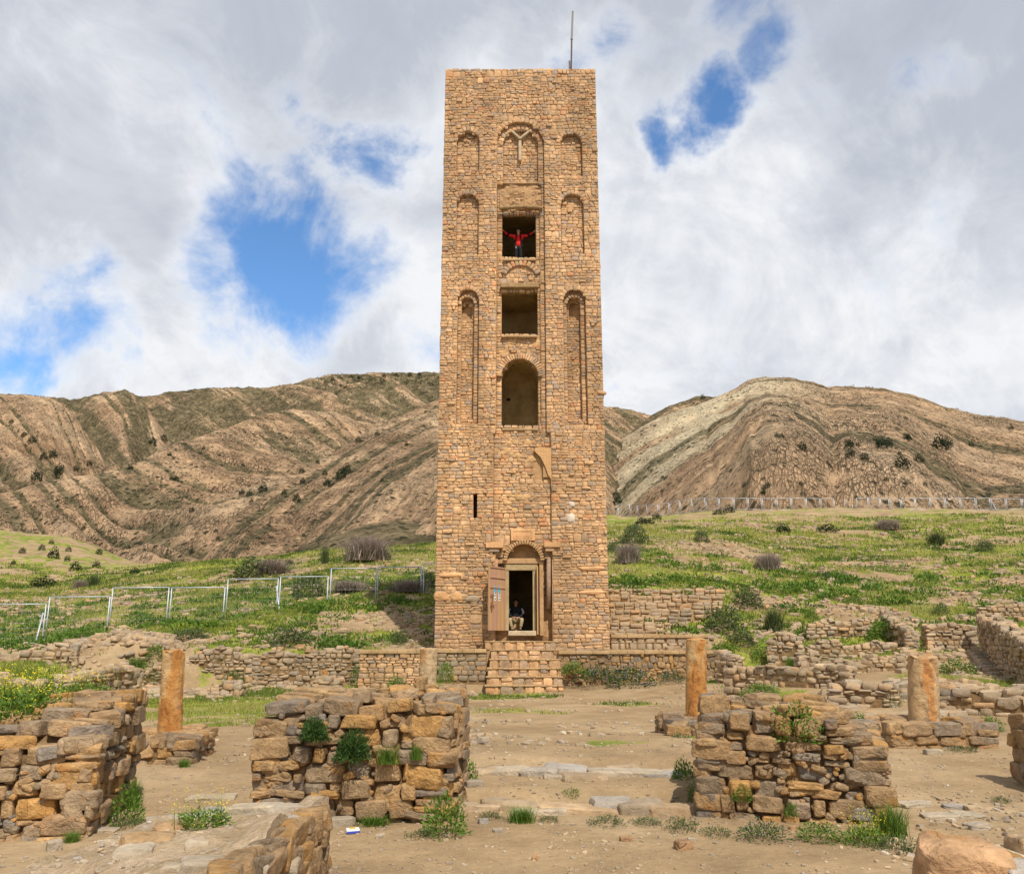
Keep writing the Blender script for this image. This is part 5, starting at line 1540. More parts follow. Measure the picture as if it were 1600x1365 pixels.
fp2 = [(1339, 778, 796, 148), (1358, 777.5, 795.5, 149), (1376, 778, 796, 149), (1391, 778.5, 797, 149), (1409, 780, 798, 149), (1431, 778, 796, 148), (1455, 777.5, 796, 148), (1478, 778, 797, 148), (1502, 778, 797, 148), (1526, 778.5, 797, 148), (1549, 779, 796, 148), (1573, 779, 796, 148), (1598, 779, 796, 148), (1624, 779, 796, 148)]
for seq in (fp, fp2):
    for (a, c_) in zip(seq[:-1], seq[1:]):
        p0, p1 = at(a[0] + 1, a[2], a[3]), at(c_[0] - 1, c_[2], c_[3])
        o = panel_into(fence2, F2, p0, p1, zp(a[1], a[3]) - zp(a[2], a[3]), False, .048)
for (xa, ya, Yp) in ((1320, 780, 148), (1332, 788, 147)):
    a_ = at(xa, 797, Yp); m = MB(); m.tube([a_ - F2, at(xa, ya, Yp) - F2], .05, 6); link('post', mesh_py('post', m.V, m.F, M_STEEL, True), fence2)
m = MB(); m.tube([at(1548, 780, 148) - F2, at(1557, 797, 146) - F2], .06, 6); link('brace', mesh_py('brace', m.V, m.F, M_STEEL, True), fence2)
# ------------------------------------------------------------------ plants
def leaves(P, N_, size, asp=1.8, seed=0, jitter=.5):
    """one bent quad leaf per point; P points, N_ directions"""
    r = np.random.default_rng(seed); n = len(P)
    N_ = N_ + r.normal(size=(n, 3)) * jitter; N_ /= np.linalg.norm(N_, axis=1)[:, None] + 1e-9
    a = np.cross(N_, r.normal(size=(n, 3))); a /= np.linalg.norm(a, axis=1)[:, None] + 1e-9
    s = size * r.uniform(.6, 1.3, n)[:, None]
    tip = P + N_ * s * asp
    mid = P + N_ * s * asp * .5
    V = np.stack([P, mid + a * s * .35, tip, mid - a * s * .35], 1).reshape(-1, 3)
    Fq = np.arange(n * 4).reshape(n, 4)
    return V, Fq, np.repeat(r.random(n), 4)
def blades(P, H_, lean, wid, seed=0):
    r = np.random.default_rng(seed); n = len(P)
    th = r.uniform(0, 2 * np.pi, n); d = np.stack([np.cos(th), np.sin(th), np.zeros(n)], 1)
    side = np.stack([-np.sin(th), np.cos(th), np.zeros(n)], 1)
    h = H_ * r.uniform(.5, 1.2, n); l = lean * r.uniform(.2, 1.2, n)
    w = wid * r.uniform(.6, 1.2, n)
    up = np.array([0, 0, 1.0])
    b0 = P - side * w[:, None]; b1 = P + side * w[:, None]
    m_ = P + d * (l * .35)[:, None] + up * (h * .6)[:, None]
    t_ = P + d * l[:, None] + up * h[:, None]
    m0 = m_ - side * (w * .6)[:, None]; m1 = m_ + side * (w * .6)[:, None]
    V = np.stack([b0, b1, m1, m0, t_], 1).reshape(-1, 3)
    b = np.arange(n) * 5
    F1 = np.stack([b, b + 1, b + 2, b + 3], 1); F2 = np.stack([b + 3, b + 2, b + 4, b + 4], 1)
    return V, F1, F2, np.repeat(r.random(n), 5)
def bush_pts(n, rx, ry, rz, seed, shell=.55, lump=.35):
    r = np.random.default_rng(seed)
    d = r.normal(size=(n * 2, 3)); d[:, 2] = np.abs(d[:, 2]); d /= np.linalg.norm(d, axis=1)[:, None]
    k = fbm(np.arctan2(d[:, 1], d[:, 0]) * 1.5 + seed, d[:, 2] * 3, seed, 3)
    rad = (1 - lump + lump * 2 * k) * (shell + (1 - shell) * r.random(n * 2) ** .5)
    keep = r.random(n * 2) < .5 + .6 * (k - .4)
    d = d[keep][:n]; rad = rad[keep][:n]
    return d * rad[:, None] * np.array([rx, ry, rz]), d
_pl = {}
def plant_mesh(kind, seed):
    key = (kind, seed)
    if key in _pl: return _pl[key]
    s = seed * 13 + 5
    if kind == 'leafy': P, D = bush_pts(900, .5, .5, .8, s, .35); V, Fq, rn = leaves(P, D + [0, 0, .3], .055, 1.7, s); out = [(V, Fq, rn, M_LEAF)]
    elif kind == 'tuft':
        r = np.random.default_rng(s); P = r.normal(size=(420, 3)) * [.16, .16, 0]; V, F1, F2, rn = blades(P, .8, .55, .012, s); out = [(V, np.concatenate([F1, F2]), rn, M_LEAF)]
    elif kind == 'spiky':
        P, D = bush_pts(2200, .38, .38, .36, s, .15, .5); P[:, 2] -= .1; V, Fq, rn = leaves(P, D + [0, 0, -.1], .034, 3.0, s, .45); out = [(V, Fq, rn, M_LEAFD)]
    elif kind == 'creeper': P, D = bush_pts(800, .55, .5, .28, s, .3, .5); V, Fq, rn = leaves(P, D + [0, 0, .4], .032, 2.0, s); out = [(V, Fq, rn, M_OLIVE)]
    elif kind == 'mustard':
        P, D = bush_pts(700, .5, .5, .5, s, .3); V, Fq, rn = leaves(P, D + [0, 0, .4], .055, 1.8, s); out = [(V, Fq, rn, M_LEAF)]
        r = np.random.default_rng(s + 1); Q = np.stack([r.normal(size=75) * .26, r.normal(size=75) * .26, np.zeros(75)], 1)
        V, F1, F2, rn = blades(Q, .92, .35, .006, s + 2); out.append((V, np.concatenate([F1, F2]), rn, M_LEAF))
        tips = V.reshape(-1, 5, 3)[:, 4]
        tips = np.concatenate([tips, tips * [1, 1, .9] + r.normal(size=tips.shape) * .035, P[::9] * 1.25])
        V, Fq, rn = leaves(np.repeat(tips, 3, 0) + r.normal(size=(len(tips) * 3, 3)) * .012, r.normal(size=(len(tips) * 3, 3)) + [0, 0, .5], .022, 1.0, s); out.append((V, Fq, rn, M_YEL))
    elif kind == 'purple':
        P, D = bush_pts(900, .5, .5, .5, s, .3); V, Fq, rn = leaves(P, D + [0, 0, .4], .035, 1.9, s); out = [(V, Fq, rn, M_LEAFD)]
        r = np.random.default_rng(s + 1); Q = P[::7] * 1.15
        V, Fq, rn = leaves(np.repeat(Q, 2, 0) + r.normal(size=(len(Q) * 2, 3)) * .01, r.normal(size=(len(Q) * 2, 3)), .020, 1.1, s); out.append((V, Fq, rn, M_PUR))
    elif kind == 'shrub': P, D = bush_pts(1500, .5, .5, .62, s, .35, .4); V, Fq, rn = leaves(P, D, .045, 1.6, s, .8); out = [(V, Fq, rn, M_OLIVE)]
    elif kind == 'dark': P, D = bush_pts(420, .5, .5, .62, s, .4, .45); V, Fq, rn = leaves(P, D, .095, 1.2, s, .9); out = [(V, Fq, rn, M_SHRUBD)]
    elif kind == 'dry':
        r = np.random.default_rng(s); P = r.normal(size=(1300, 3)) * [.15, .15, 0]; V, F1, F2, rn = blades(P, .62, .52, .009, s); out = [(V, np.concatenate([F1, F2]), rn, M_GREY)]
        P, D = bush_pts(450, .5, .5, .35, s, .3); V, Fq, rn = leaves(P, D, .04, 1.7, s); out.append((V, Fq, rn, M_OLIVE))
    elif kind == 'broom':
        r = np.random.default_rng(s); P = r.normal(size=(500, 3)) * [.12, .12, 0]; V, F1, F2, rn = blades(P, .9, .4, .012, s); out = [(V, np.concatenate([F1, F2]), rn, M_OLIVE)]
    Vs, Fs, Rs, Ix, mats = [], [], [], [], []; base = 0
    for (V, Fq, rn, mt) in out:
        Vs.append(V); Fs.append(Fq + base); Rs.append(rn); Ix.append(np.full(len(Fq), len(mats))); mats.append(mt); base += len(V)
    Fq = np.concatenate(Fs); deg = Fq[:, 2] == Fq[:, 3]
    Fq = Fq.copy(); 
    # degenerate quads become triangles
    V = np.concatenate(Vs); Ix = np.concatenate(Ix)
    me = bpy.data.meshes.new(kind + '_plant')
    me.vertices.add(len(V)); me.vertices.foreach_set('co', V.astype(np.float32).ravel())
    tot = np.where(deg, 3, 4); loops = Fq.ravel()[np.stack([np.ones(len(Fq), bool)] * 3 + [~deg], 1).ravel()]
    me.loops.add(len(loops)); me.loops.foreach_set('vertex_index', loops.astype(np.int32))
    me.polygons.add(len(Fq)); me.polygons.foreach_set('loop_start', np.concatenate([[0], np.cumsum(tot)[:-1]]).astype(np.int32)); me.polygons.foreach_set('loop_total', tot.astype(np.int32))
    for m_ in mats: me.materials.append(m_)
    me.polygons.foreach_set('material_index', Ix.astype(np.int32))
    me.update(calc_edges=True)
    a = me.attributes.new('rnd', 'FLOAT', 'POINT'); a.data.foreach_set('value', np.concatenate(Rs).astype(np.float32))
    _pl[key] = me
    return me
NAMES = {'leafy': ('leafy_weed', 'weed'), 'tuft': ('grass_tuft', 'grass tuft'), 'spiky': ('spiky_weed', 'weed'), 'creeper': ('ground_weed', 'weed'), 'mustard': ('mustard_plant', 'flowering plant'),
         'purple': ('purple_flower_clump', 'flowering plant'), 'shrub': ('green_shrub', 'shrub'), 'dark': ('dark_shrub', 'shrub'), 'dry': ('dry_shrub', 'shrub'), 'broom': ('broom_shrub', 'shrub')}
def plant(kind, label, px, py, wpx, hpx, Y=None, group=None, dy=0.0, z=None, rot=(0, 0), seed=None):
    c_ = hit(px, py) if Y is None else at(px, py, Y)
    if Y is None: zg = c_.z
    else: zg = c_.z if z is None else z
    dep = c_.y * cs + (zg - ZC) * sn
    w = wpx * dep / F0; h = hpx * dep / F0
    nm, cat = NAMES[kind]
    o = link(nm, plant_mesh(kind, (seed if seed is not None else R.randrange(3))), None, (c_.x, c_.y + dy, zg - .02 * h), (rot[0], rot[1], R.uniform(0, 6.28) if rot == (0, 0) else 0), (w, w, h / .8 if kind in ('leafy', 'tuft', 'broom') else h / 1.0 if kind == 'mustard' else h / .55))
    return tag(o, label, cat, group)
Ym = lambda px: FLm.y + (FRm.y - FLm.y) * (px - 389) / (712 - 389)
Yr = lambda px: FLr.y + (FRr.y - FLr.y) * (px - 1098) / 300
plant('spiky', 'dark green tuft with orange buds on the upper left face of the middle wall stub', 492, 1146, 52, 42, Ym(492) - .05)
plant('spiky', 'largest dark spiky tuft on the face of the middle wall stub', 550, 1174, 62, 56, Ym(550) - .05)
plant('tuft', 'thin grassy tuft at mid height on the middle wall stub', 605, 1192, 38, 26, Ym(605) - .05)
plant('tuft', 'thin dry tuft near the right side of the middle wall stub face', 650, 1186, 22, 22, Ym(650) - .05)
plant('leafy', 'tall leafy weed growing at the right foot of the middle wall stub', 695, 1306, 72, 60, float(corner(695, 1306).y))
plant('creeper', 'low olive weed spreading left of the tall leafy weed', 665, 1308, 60, 20, float(corner(665, 1308).y))
plant('leafy', 'leafy purple specked weed beside the right flank of the middle wall stub', 724, 1240, 44, 56, float(corner(724, 1240).y))
plant('tuft', 'grass tuft at the right back corner of the middle wall stub', 712, 1205, 26, 50, float(corner(718, 1238).y) + .3, z=.15)
plant('leafy', 'bright green weed growing on top of the right wall stub', 1245, 1156, 78, 56, Yr(1245) + .05)
plant('leafy', 'narrow weed at the left foot of the right wall stub', 1068, 1234, 40, 46, float(corner(1068, 1234).y))
plant('leafy', 'dark weed in the shade at the left corner of the right wall stub', 1088, 1254, 30, 30, float(corner(1088, 1254).y))
plant('purple', 'small purple flowering weed at the foot of the slender column base', 1064, 1170, 44, 26, float(corner(1064, 1170).y))
plant('leafy', 'small weed rooted low on the face of the right wall stub', 1160, 1250, 32, 24, Yr(1160) - .05)
plant('leafy', 'tiny weed near the middle foot of the right wall stub', 1237, 1276, 20, 22, Yr(1237) - .05)
for (lb, k, px, py, w, h) in [('patch of short grass with purple flowers below the right wall stub', 'purple', 1190, 1312, 80, 30), ('short olive grass patch below the left end of the right wall stub', 'creeper', 1120, 1304, 50, 20),
    ('low green weed in front of the middle of the right wall stub', 'leafy', 1280, 1312, 66, 26), ('bright yellow flecked bush at the right end of the right wall stub', 'mustard', 1352, 1318, 70, 50),
    ('bluish green bush at the lower right end of the right wall stub', 'creeper', 1398, 1332, 70, 46), ('tall grass behind the yellow flecked bush at the right wall stub', 'tuft', 1392, 1306, 60, 46),
    ('round olive weed below the right end of the near kerb row', 'creeper', 1066, 1296, 50, 34), ('olive weed under the middle of the near kerb row', 'creeper', 950, 1286, 60, 20),
    ('thin weed under the near kerb row right of centre', 'creeper', 1010, 1286, 50, 16), ('dry weed at the left end of the near kerb row', 'tuft', 815, 1284, 50, 22), ('olive weed at the far left end of the near kerb row', 'creeper', 768, 1280, 36, 22),
    ('small weed between near kerb stones left of centre', 'creeper', 858, 1282, 36, 14), ('green weed growing between the two kerb rows', 'leafy', 893, 1250, 36, 18), ('flat weed on the far kerb row', 'creeper', 872, 1236, 44, 12),
    ('dark flat weed on the bare ground behind the kerb rows', 'creeper', 806, 1163, 24, 6), ('low weed at the right end of the far kerb row', 'creeper', 1042, 1244, 30, 12),
    ('large leafy weed at the foot of the left pier corner', 'leafy', 192, 1286, 56, 52), ('olive creeping weed under the large leafy weed by the left pier', 'creeper', 200, 1293, 60, 20), ('dry grass stalks beside the left pier corner', 'tuft', 208, 1262, 26, 44),
    ('small grass tuft in front of the left pier', 'tuft', 112, 1316, 30, 16), ('grass tuft in front of the broad column base on the right', 'creeper', 1505, 1174, 46, 16), ('small weed at the foot of the right edge pier', 'creeper', 1565, 1254, 26, 18),
    ('weed at the foot of the tall rusty column base', 'tuft', 288, 1198, 22, 12), ('thin weed in front of the middle wall stub foot', 'tuft', 585, 1290, 60, 16)]:
    plant(k, lb, px, py, w, h, float(corner(px, py).y))
plant('mustard', 'yellow flowering mustard on the left end of the masonry block', 318, 1292, 84, 50, 5.75)
plant('mustard', 'largest bush of yellow mustard flowers on top of the left pier', 34, 1122, 130, 78, 8.2)
plant('mustard', 'yellow mustard flowers behind the top of the left pier', 130, 1090, 80, 44, 9.2)
plant('mustard', 'tall thin mustard stalks at the left edge above the pier', 0, 1108, 70, 60, 9.0)
plant('mustard', 'mustard flowers rising between the left pier and the mound', 80, 1096, 70, 50, 9.4)
plant('purple', 'wide purple flowering bush under the terrace wall', 985, 1074, 82, 34, 30.0)
plant('purple', 'left end of the purple flowering bed under the terrace wall', 935, 1062, 70, 22, 30.4)
plant('leafy', 'green weeds beside the purple bush right of the stairs', 897, 1052, 40, 18, 30.6)
plant('purple', 'small purple flowering patch just left of the slender column', 1050, 1064, 44, 18, 30.4)
plant('leafy', 'green weeds among rubble left of the stairs', 697, 1066, 26, 32, 30.2)
plant('creeper', 'grassy clump on the slope left of the stairs', 700, 1084, 30, 22, 29.0)
plant('leafy', 'round bush at the foot of the small coursed wall', 618, 1080, 32, 22, 30.5)
plant('creeper', 'weed at the right foot of the stairs', 873, 1086, 22, 10, 29.8)
# shrubs on the slopes
sl = [('dry', 'large grey and purple dry shrub on the grass left of the tower', 575, 876, 82, 32), ('shrub', 'dark olive shrub above the left fence', 400, 903, 90, 26), ('dry', 'grey twiggy shrub merging with the dark shrub above the left fence', 425, 899, 60, 22),
      ('shrub', 'dark shrub seen through the left fence near its middle', 482, 934, 58, 32), ('dry', 'purple grey shrub behind the fence near the tower', 545, 924, 60, 14), ('dry', 'purple shrub by the tower behind the last fence panels', 640, 925, 60, 16),
      ('shrub', 'dark shrub touching the left side of the tower', 668, 918, 34, 22), ('broom', 'upright yellow green broom left of the big dry shrub', 507, 882, 18, 24), ('broom', 'small brown green tuft left of the upright broom', 452, 884, 18, 9),
      ('broom', 'olive broom bush above the second left fence panel', 146, 919, 28, 18), ('dark', 'dark shrub on the green hump at the far left', 68, 917, 34, 14), ('dry', 'dry pinkish shrub beside the olive broom', 125, 920, 26, 12),
      ('dark', 'dark shrub low on the left valley side', 212, 896, 16, 7), ('shrub', 'green shrub left of the tower by the wall with shadow', 625, 1008, 30, 20),
      ('dark', 'first dark round shrub right of the tower near the fence', 1002, 820, 18, 11), ('dark', 'dark shrub near the fence just right of the first', 1027, 812, 16, 8), ('dark', 'low dark shrub below the pair near the fence', 1013, 820, 22, 9),
      ('dark', 'dark shrub under the distant fence left one of a pair', 1123, 804, 20, 7), ('dark', 'dark shrub under the distant fence right one of a pair', 1139, 801, 16, 10),
      ('shrub', 'large olive shrub close to the right side of the tower', 990, 850, 44, 26), ('shrub', 'round olive shrub above the large one right of the tower', 995, 830, 18, 10), ('shrub', 'dark green shrub hugging the tower right edge', 957, 865, 22, 16),
      ('dry', 'pinkish dry shrub right of the tower', 982, 880, 44, 26), ('shrub', 'dark round shrub in the middle of the right meadow', 1096, 848, 28, 18), ('dark', 'small dark shrub right of the centre of the right meadow', 1222, 833, 24, 12),
      ('dark', 'brownish dark shrub further right on the meadow', 1293, 831, 34, 10), ('dry', 'pale pink dry shrub on the right meadow', 1387, 828, 42, 14), ('dry', 'faint purple shrub in the middle of the right meadow', 1200, 890, 44, 22),
      ('purple', 'purple flowering shrub on the right meadow above the bare soil', 1285, 905, 24, 16), ('purple', 'second purple flowering shrub right of the first on the meadow', 1312, 903, 30, 14), ('purple', 'purple shrub on top of the well laid dry stone wall', 1472, 962, 26, 24),
      ('broom', 'round yellow green clump high on the right meadow', 1464, 852, 40, 18), ('shrub', 'grey green shrub at the right side of the meadow', 1540, 862, 26, 18), ('leafy', 'green bush over the upper right dry wall', 1268, 968, 22, 16),
      ('leafy', 'dark weed below the upper retaining wall on the right', 1190, 1032, 34, 22), ('shrub', 'dense green bush above the terrace end', 1170, 950, 50, 26), ('shrub', 'dark brambles spreading beside the terrace steps', 1130, 985, 60, 34),
      ('broom', 'rust coloured tall grass clump above the right rubble', 1210, 985, 44, 30), ('shrub', 'bush at the foot of the ruins right of the terrace', 1160, 1010, 50, 24), ('mustard', 'yellow flowered clump behind the slender column', 1130, 1016, 44, 20),
      ('leafy', 'green bank between two walls of the right ruins', 1385, 1000, 60, 34), ('leafy', 'bright green clump right of the short thick column', 1495, 1055, 60, 24), ('tuft', 'grass clump left of the short thick column', 1395, 1104, 30, 30),
      ('leafy', 'weeds on the low wall behind the right wall stub', 1345, 1138, 46, 22), ('leafy', 'green weeds on the slope behind the slender column', 1190, 1088, 60, 20), ('tuft', 'olive weeds in the right ruins beside the wall stub', 1238, 1046, 24, 20),
      ('leafy', 'weed before the low wall beyond the short column', 1545, 1142, 40, 22), ('leafy', 'thick green clump on the left bank above the mound', 130, 1000, 60, 20), ('leafy', 'broad weed growing at the foot of the mound left of the tall rusty column', 228, 1066, 40, 26), ('tuft', 'tall grass at the right end of the mound behind the left pier', 212, 1050, 30, 22), ('shrub', 'green bush below the left fence', 300, 1000, 60, 16),
      ('mustard', 'yellow green clump on the left bank below the fence', 290, 990, 50, 16), ('leafy', 'broad leaved weed behind the tall rusty column', 240, 1040, 30, 24), ('tuft', 'grass between stones of the left tumbled wall', 345, 1040, 24, 18),
      ('leafy', 'green weed before the tall left retaining wall', 370, 1068, 36, 20), ('leafy', 'weed on the left tall retaining wall', 560, 1070, 26, 34), ('leafy', 'weeds above the tall left retaining wall', 520, 1012, 50, 20), ('shrub', 'olive brush above the tall left retaining wall', 455, 1008, 70, 24)]
for (k, lb, px, py, w, h) in sl:
    plant(k, lb, px, py, w, h)
# dark shrubs and small trees scattered on the rocky hills
hs = [(1468, 704, 26), (1480, 700, 18), (1408, 733, 24), (1437, 724, 16), (1378, 700, 18), (1388, 698, 14), (1373, 696, 12), (1417, 688, 12), (1421, 689, 10), (1518, 698, 9), (1327, 700, 14), (1329, 697, 10), (1340, 698, 8), (1351, 720, 13), (1328, 714, 13), (1333, 710, 8),
      (1254, 705, 14), (1222, 684, 8), (1214, 684, 7), (1368, 690, 8), (1405, 711, 6), (1192, 775, 9), (1580, 671, 8), (1252, 760, 7), (1415, 758, 7), (1385, 752, 7), (1445, 760, 8), (965, 788, 16), (963, 775, 10), (1036, 749, 6), (1035, 770, 6), (1142, 738, 6), (1163, 762, 8), (1098, 624, 8),
      (542, 740, 16), (533, 749, 18), (511, 760, 13), (463, 784, 13), (473, 756, 9), (472, 739, 9), (560, 692, 10), (590, 681, 9), (635, 697, 7), (496, 725, 7), (412, 768, 15), (390, 775, 10), (443, 773, 9), (392, 785, 7), (507, 742, 9), (597, 753, 7),
      (56, 752, 18), (92, 738, 14), (90, 744, 14), (50, 692, 12), (37, 685, 9), (68, 718, 11), (83, 715, 13), (18, 662, 7), (138, 731, 10), (118, 738, 10), (203, 734, 9), (238, 695, 12), (255, 690, 12), (265, 713, 7), (275, 752, 9), (268, 750, 7), (378, 775, 10), (318, 705, 6), (300, 800, 9),
      (85, 872, 18), (107, 862, 9), (65, 860, 10), (150, 887, 12), (105, 876, 9), (35, 865, 10), (20, 882, 8), (118, 892, 16), (80, 850, 8), (155, 866, 10), (130, 830, 8), (300, 866, 9), (200, 858, 7), (340, 845, 7), (508, 600, 6), (520, 596, 6), (600, 590, 5), (560, 592, 5), (640, 588, 6), (620, 588, 5), (655, 588, 6)]
ONES = ['', 'first', 'second', 'third', 'fourth', 'fifth', 'sixth', 'seventh', 'eighth', 'ninth', 'tenth', 'eleventh', 'twelfth', 'thirteenth', 'fourteenth', 'fifteenth', 'sixteenth', 'seventeenth', 'eighteenth', 'nineteenth']
def ordinal(k):
    if k < 20: return ONES[k]
    t, o = divmod(k, 10); return (['', '', 'twenty', 'thirty', 'forty'][t] + '-' + ONES[o]) if o else ['', '', 'twentieth', 'thirtieth', 'fortieth'][t]
def region(px, py):
    if px > 940: return 'on the upper right rocky hill' if py < 702 else 'on the lower right rocky hill'
    if py > 825: return 'on the far left green hump'
    if py < 605: return 'on the skyline left of the tower'
    if px > 378: return 'on the rock spur left of the tower'
    return 'on the upper left rocky slopes' if py < 725 else 'in the gullies of the lower left rocky slopes'
byr = {}
for q in sorted(hs): byr.setdefault(region(q[0], q[1]), []).append(q)
for rg, qs in byr.items():
    for k, (px, py, w) in enumerate(qs):
        plant('dark', 'dark shrub %s, %s from the left' % (rg, ordinal(k + 1)), px, py, w, w * .8, None, 'dark shrubs dotted over the rocky hills')
# scrub too small and too many to count
r = np.random.default_rng(88)
n_ = 15000
u = r.uniform(-.66, .66, n_); y = np.exp(r.uniform(math.log(240), math.log(1500), n_)); x = u * y
z = H(x, y); e = z / y
k = r.random(n_) < sstep(.35, .6, fbm(x / 40, y / 40, 501, 4)) * .9
x, y, z = x[k], y[k], z[k]
s_ = np.clip(y * .0017, .5, 2.4) * r.uniform(.5, 1.4, len(x))
rep = 9
d_ = r.normal(size=(len(x) * rep, 3)); d_[:, 2] = np.abs(d_[:, 2]); d_ /= np.linalg.norm(d_, axis=1)[:, None]
Pq = np.repeat(np.stack([x, y, z], 1), rep, 0) + d_ * np.repeat(s_, rep)[:, None] * .5
V, Fq, rn = leaves(Pq, d_, .5, 1.1, 12)
V = ((V.reshape(-1, 4, 3) - Pq[:, None]) * np.repeat(s_, rep)[:, None, None] + Pq[:, None]).reshape(-1, 3)
tag(link('hill_scrub', mesh_np('hill_scrub', V, Fq, M_SHRUBD, False, {'rnd': rn * .98})), 'small dark scrub speckling the rocky hills', kind='stuff')
Vs, Fs, b0 = [], [], 0
for k in range(170):
    px_ = 440 + 250 * R.random() ** .7; c_ = hit(px_, np.interp(px_, [440, 470, 520, 690], [607, 594, 588, 584]) + R.random() ** 1.5 * 20 + 1, 700, 1900, 1500)
    p_, d2 = bush_pts(16, 2.6, 2.6, 3.4, k % 40, .3)
    p_ = p_ * R.uniform(.5, 1.2) + np.array(c_)
    V, Fq, rn = leaves(p_, d2, 1.5, 1.2, k)
    Vs.append(V); Fs.append(Fq + b0); b0 += len(V)
tag(link('distant_wood', mesh_np('distant_wood', np.concatenate(Vs), np.concatenate(Fs), M_SHRUBD)), 'thin line of dark trees along the highest ridge', kind='stuff')

# ------------------------------------------------------------------ grass, scattered stones and pebbles
def scatter(n, u0, u1, y0, y1, seed):
    r = np.random.default_rng(seed)
    u = r.uniform(u0, u1, n); y = np.exp(r.uniform(math.log(y0), math.log(y1), n))
    return u * y, y, r
x, y, r = scatter(110000, -.72, .72, 15, 130, 5)
g = green_mask(x, y)
inT = (np.abs(x - (XL + XR) / 2) < 3.4) & (y > 29.5) & (y < 39)
keep = (r.random(len(x)) < (g * 1.1 - .15) * (.35 + .9 * vnoise(x * .9, y * .9, 311))) & ~inT
x, y = x[keep][:52000], y[keep][:52000]
z = T(x, y)
rad = np.clip(y * .0035, .07, .35)
P = np.repeat(np.stack([x, y, z - .02], 1), 7, 0); rd = np.repeat(rad, 7)
P[:, :2] += r.normal(size=(len(P), 2)) * rd[:, None]
P[:, 2] = T(P[:, 0], P[:, 1]) - .02
def blades2(P, H_, wid, seed):
    r = np.random.default_rng(seed); n = len(P)
    th = r.uniform(0, 2 * np.pi, n); l = H_ * r.uniform(.1, .8, n)
    side = np.stack([np.ones(n) * .9, r.uniform(-.5, .5, n), np.zeros(n)], 1)
    h = H_ * r.uniform(.5, 1.3, n); w = wid * r.uniform(.6, 1.3, n)
    t_ = P + np.stack([np.cos(th) * l, np.sin(th) * l, h], 1)
    V = np.stack([P - side * w[:, None], P + side * w[:, None], t_], 1).reshape(-1, 3)
    return V, np.arange(n * 3).reshape(n, 3), r
hh_ = np.clip(rd * 1.0, .08, .30) * (0.6 + 0.9 * vnoise(P[:, 0] * .5, P[:, 1] * .5, 77))
V, Fq, r = blades2(P, hh_, np.clip(P[:, 1] * .0007, .012, .07), 9)
tone = np.clip(vnoise(P[:, 0] * .35, P[:, 1] * .35, 78) * .8 + .35 * (vnoise(P[:, 0] * .08, P[:, 1] * .08, 79) - .3) + r.normal(size=len(P)) * .12, 0, .999)
me = mesh_np('grass', V, Fq, M_GRASS, False, {'rnd': np.repeat(tone, 3)})
m_, n, b = new_mat('meadow_blades', .7, .15)
c = n.ramp(n.attr('rnd'), [(0, (.045, .085, .014)), (.3, (.12, .16, .03)), (.5, (.23, .25, .045)), (.68, (.33, .32, .08)), (1, (.42, .34, .18))])
n.l.new(c, b.inputs['Base Color'])
tr = n.node('ShaderNodeBsdfTranslucent', ins={0: c}); mx = n.node('ShaderNodeMixShader', ins={0: .3, 1: b.outputs[0], 2: tr.outputs[0]})
n.l.new(mx.outputs[0], [q for q in n.n if q.type == 'OUTPUT_MATERIAL'][0].inputs[0])
me.materials.clear(); me.materials.append(m_)
o = tag(link('grass', me), 'green spring grass and weeds covering the slopes', kind='stuff')
# flowers in the meadow
fi = (r.random(len(P)) < .02) & (P[:, 1] > 30)
Q = P[fi]; hq = hh_[fi]
Q = Q + np.stack([np.zeros(len(Q)), np.zeros(len(Q)), hq * 1.05], 1)
V, Fq, rn = leaves(Q, np.tile([0, 0, 1.0], (len(Q), 1)), .035, 1.2, 4)
V = (V.reshape(-1, 4, 3) - Q[:, None]) * np.clip(Q[:, 1] * .02, .6, 2)[:, None, None] + Q[:, None]
V = V.reshape(-1, 3)
ix = (vnoise(Q[:, 0] * .3, Q[:, 1] * .3, 91) > .66).astype(int)
me = mesh_np('meadow_flowers', V, Fq, None, False, None, mats=[M_YEL, M_PUR], midx=ix)
tag(link('meadow_flowers', me), 'tiny yellow and purple flowers in the grass', kind='stuff')
# leafy undergrowth on the banks above the ruined walls
x, y, r = scatter(2600, -.66, .66, 33.5, 62, 55)
a_ = green_mask(x, y) * sstep(.45, .6, fbm(x * .45, y * .45, 401, 3)) * (1 - .7 * sstep(45, 60, y))
k = (r.random(len(x)) < a_) & ~((np.abs(x - (XL + XR) / 2) < 3.8) & (y < 39))
x, y = x[k][:420], y[k][:420]; z = T(x, y)
Ps = []; Ds = []; Cs = []
for i in range(len(x)):
    s_ = R.uniform(.3, .75)
    p_, d_ = bush_pts(90, s_ * R.uniform(.8, 1.5), s_, s_ * .55, i % 50, .3, .5)
    Ps.append(p_ + [x[i], y[i], z[i] - .03]); Ds.append(d_ + [0, 0, .4]); Cs.append(np.full(len(p_), R.random()))
Pq = np.concatenate(Ps)
V, Fq, rn = leaves(Pq, np.concatenate(Ds), .10, 1.7, 71)
me = mesh_np('undergrowth', V, Fq, M_LEAF, False, {'rnd': np.clip(np.repeat(np.concatenate(Cs), 4) * .7 + rn * .3, 0, .98)})
tag(link('undergrowth', me), 'leafy green undergrowth on the banks', kind='stuff')
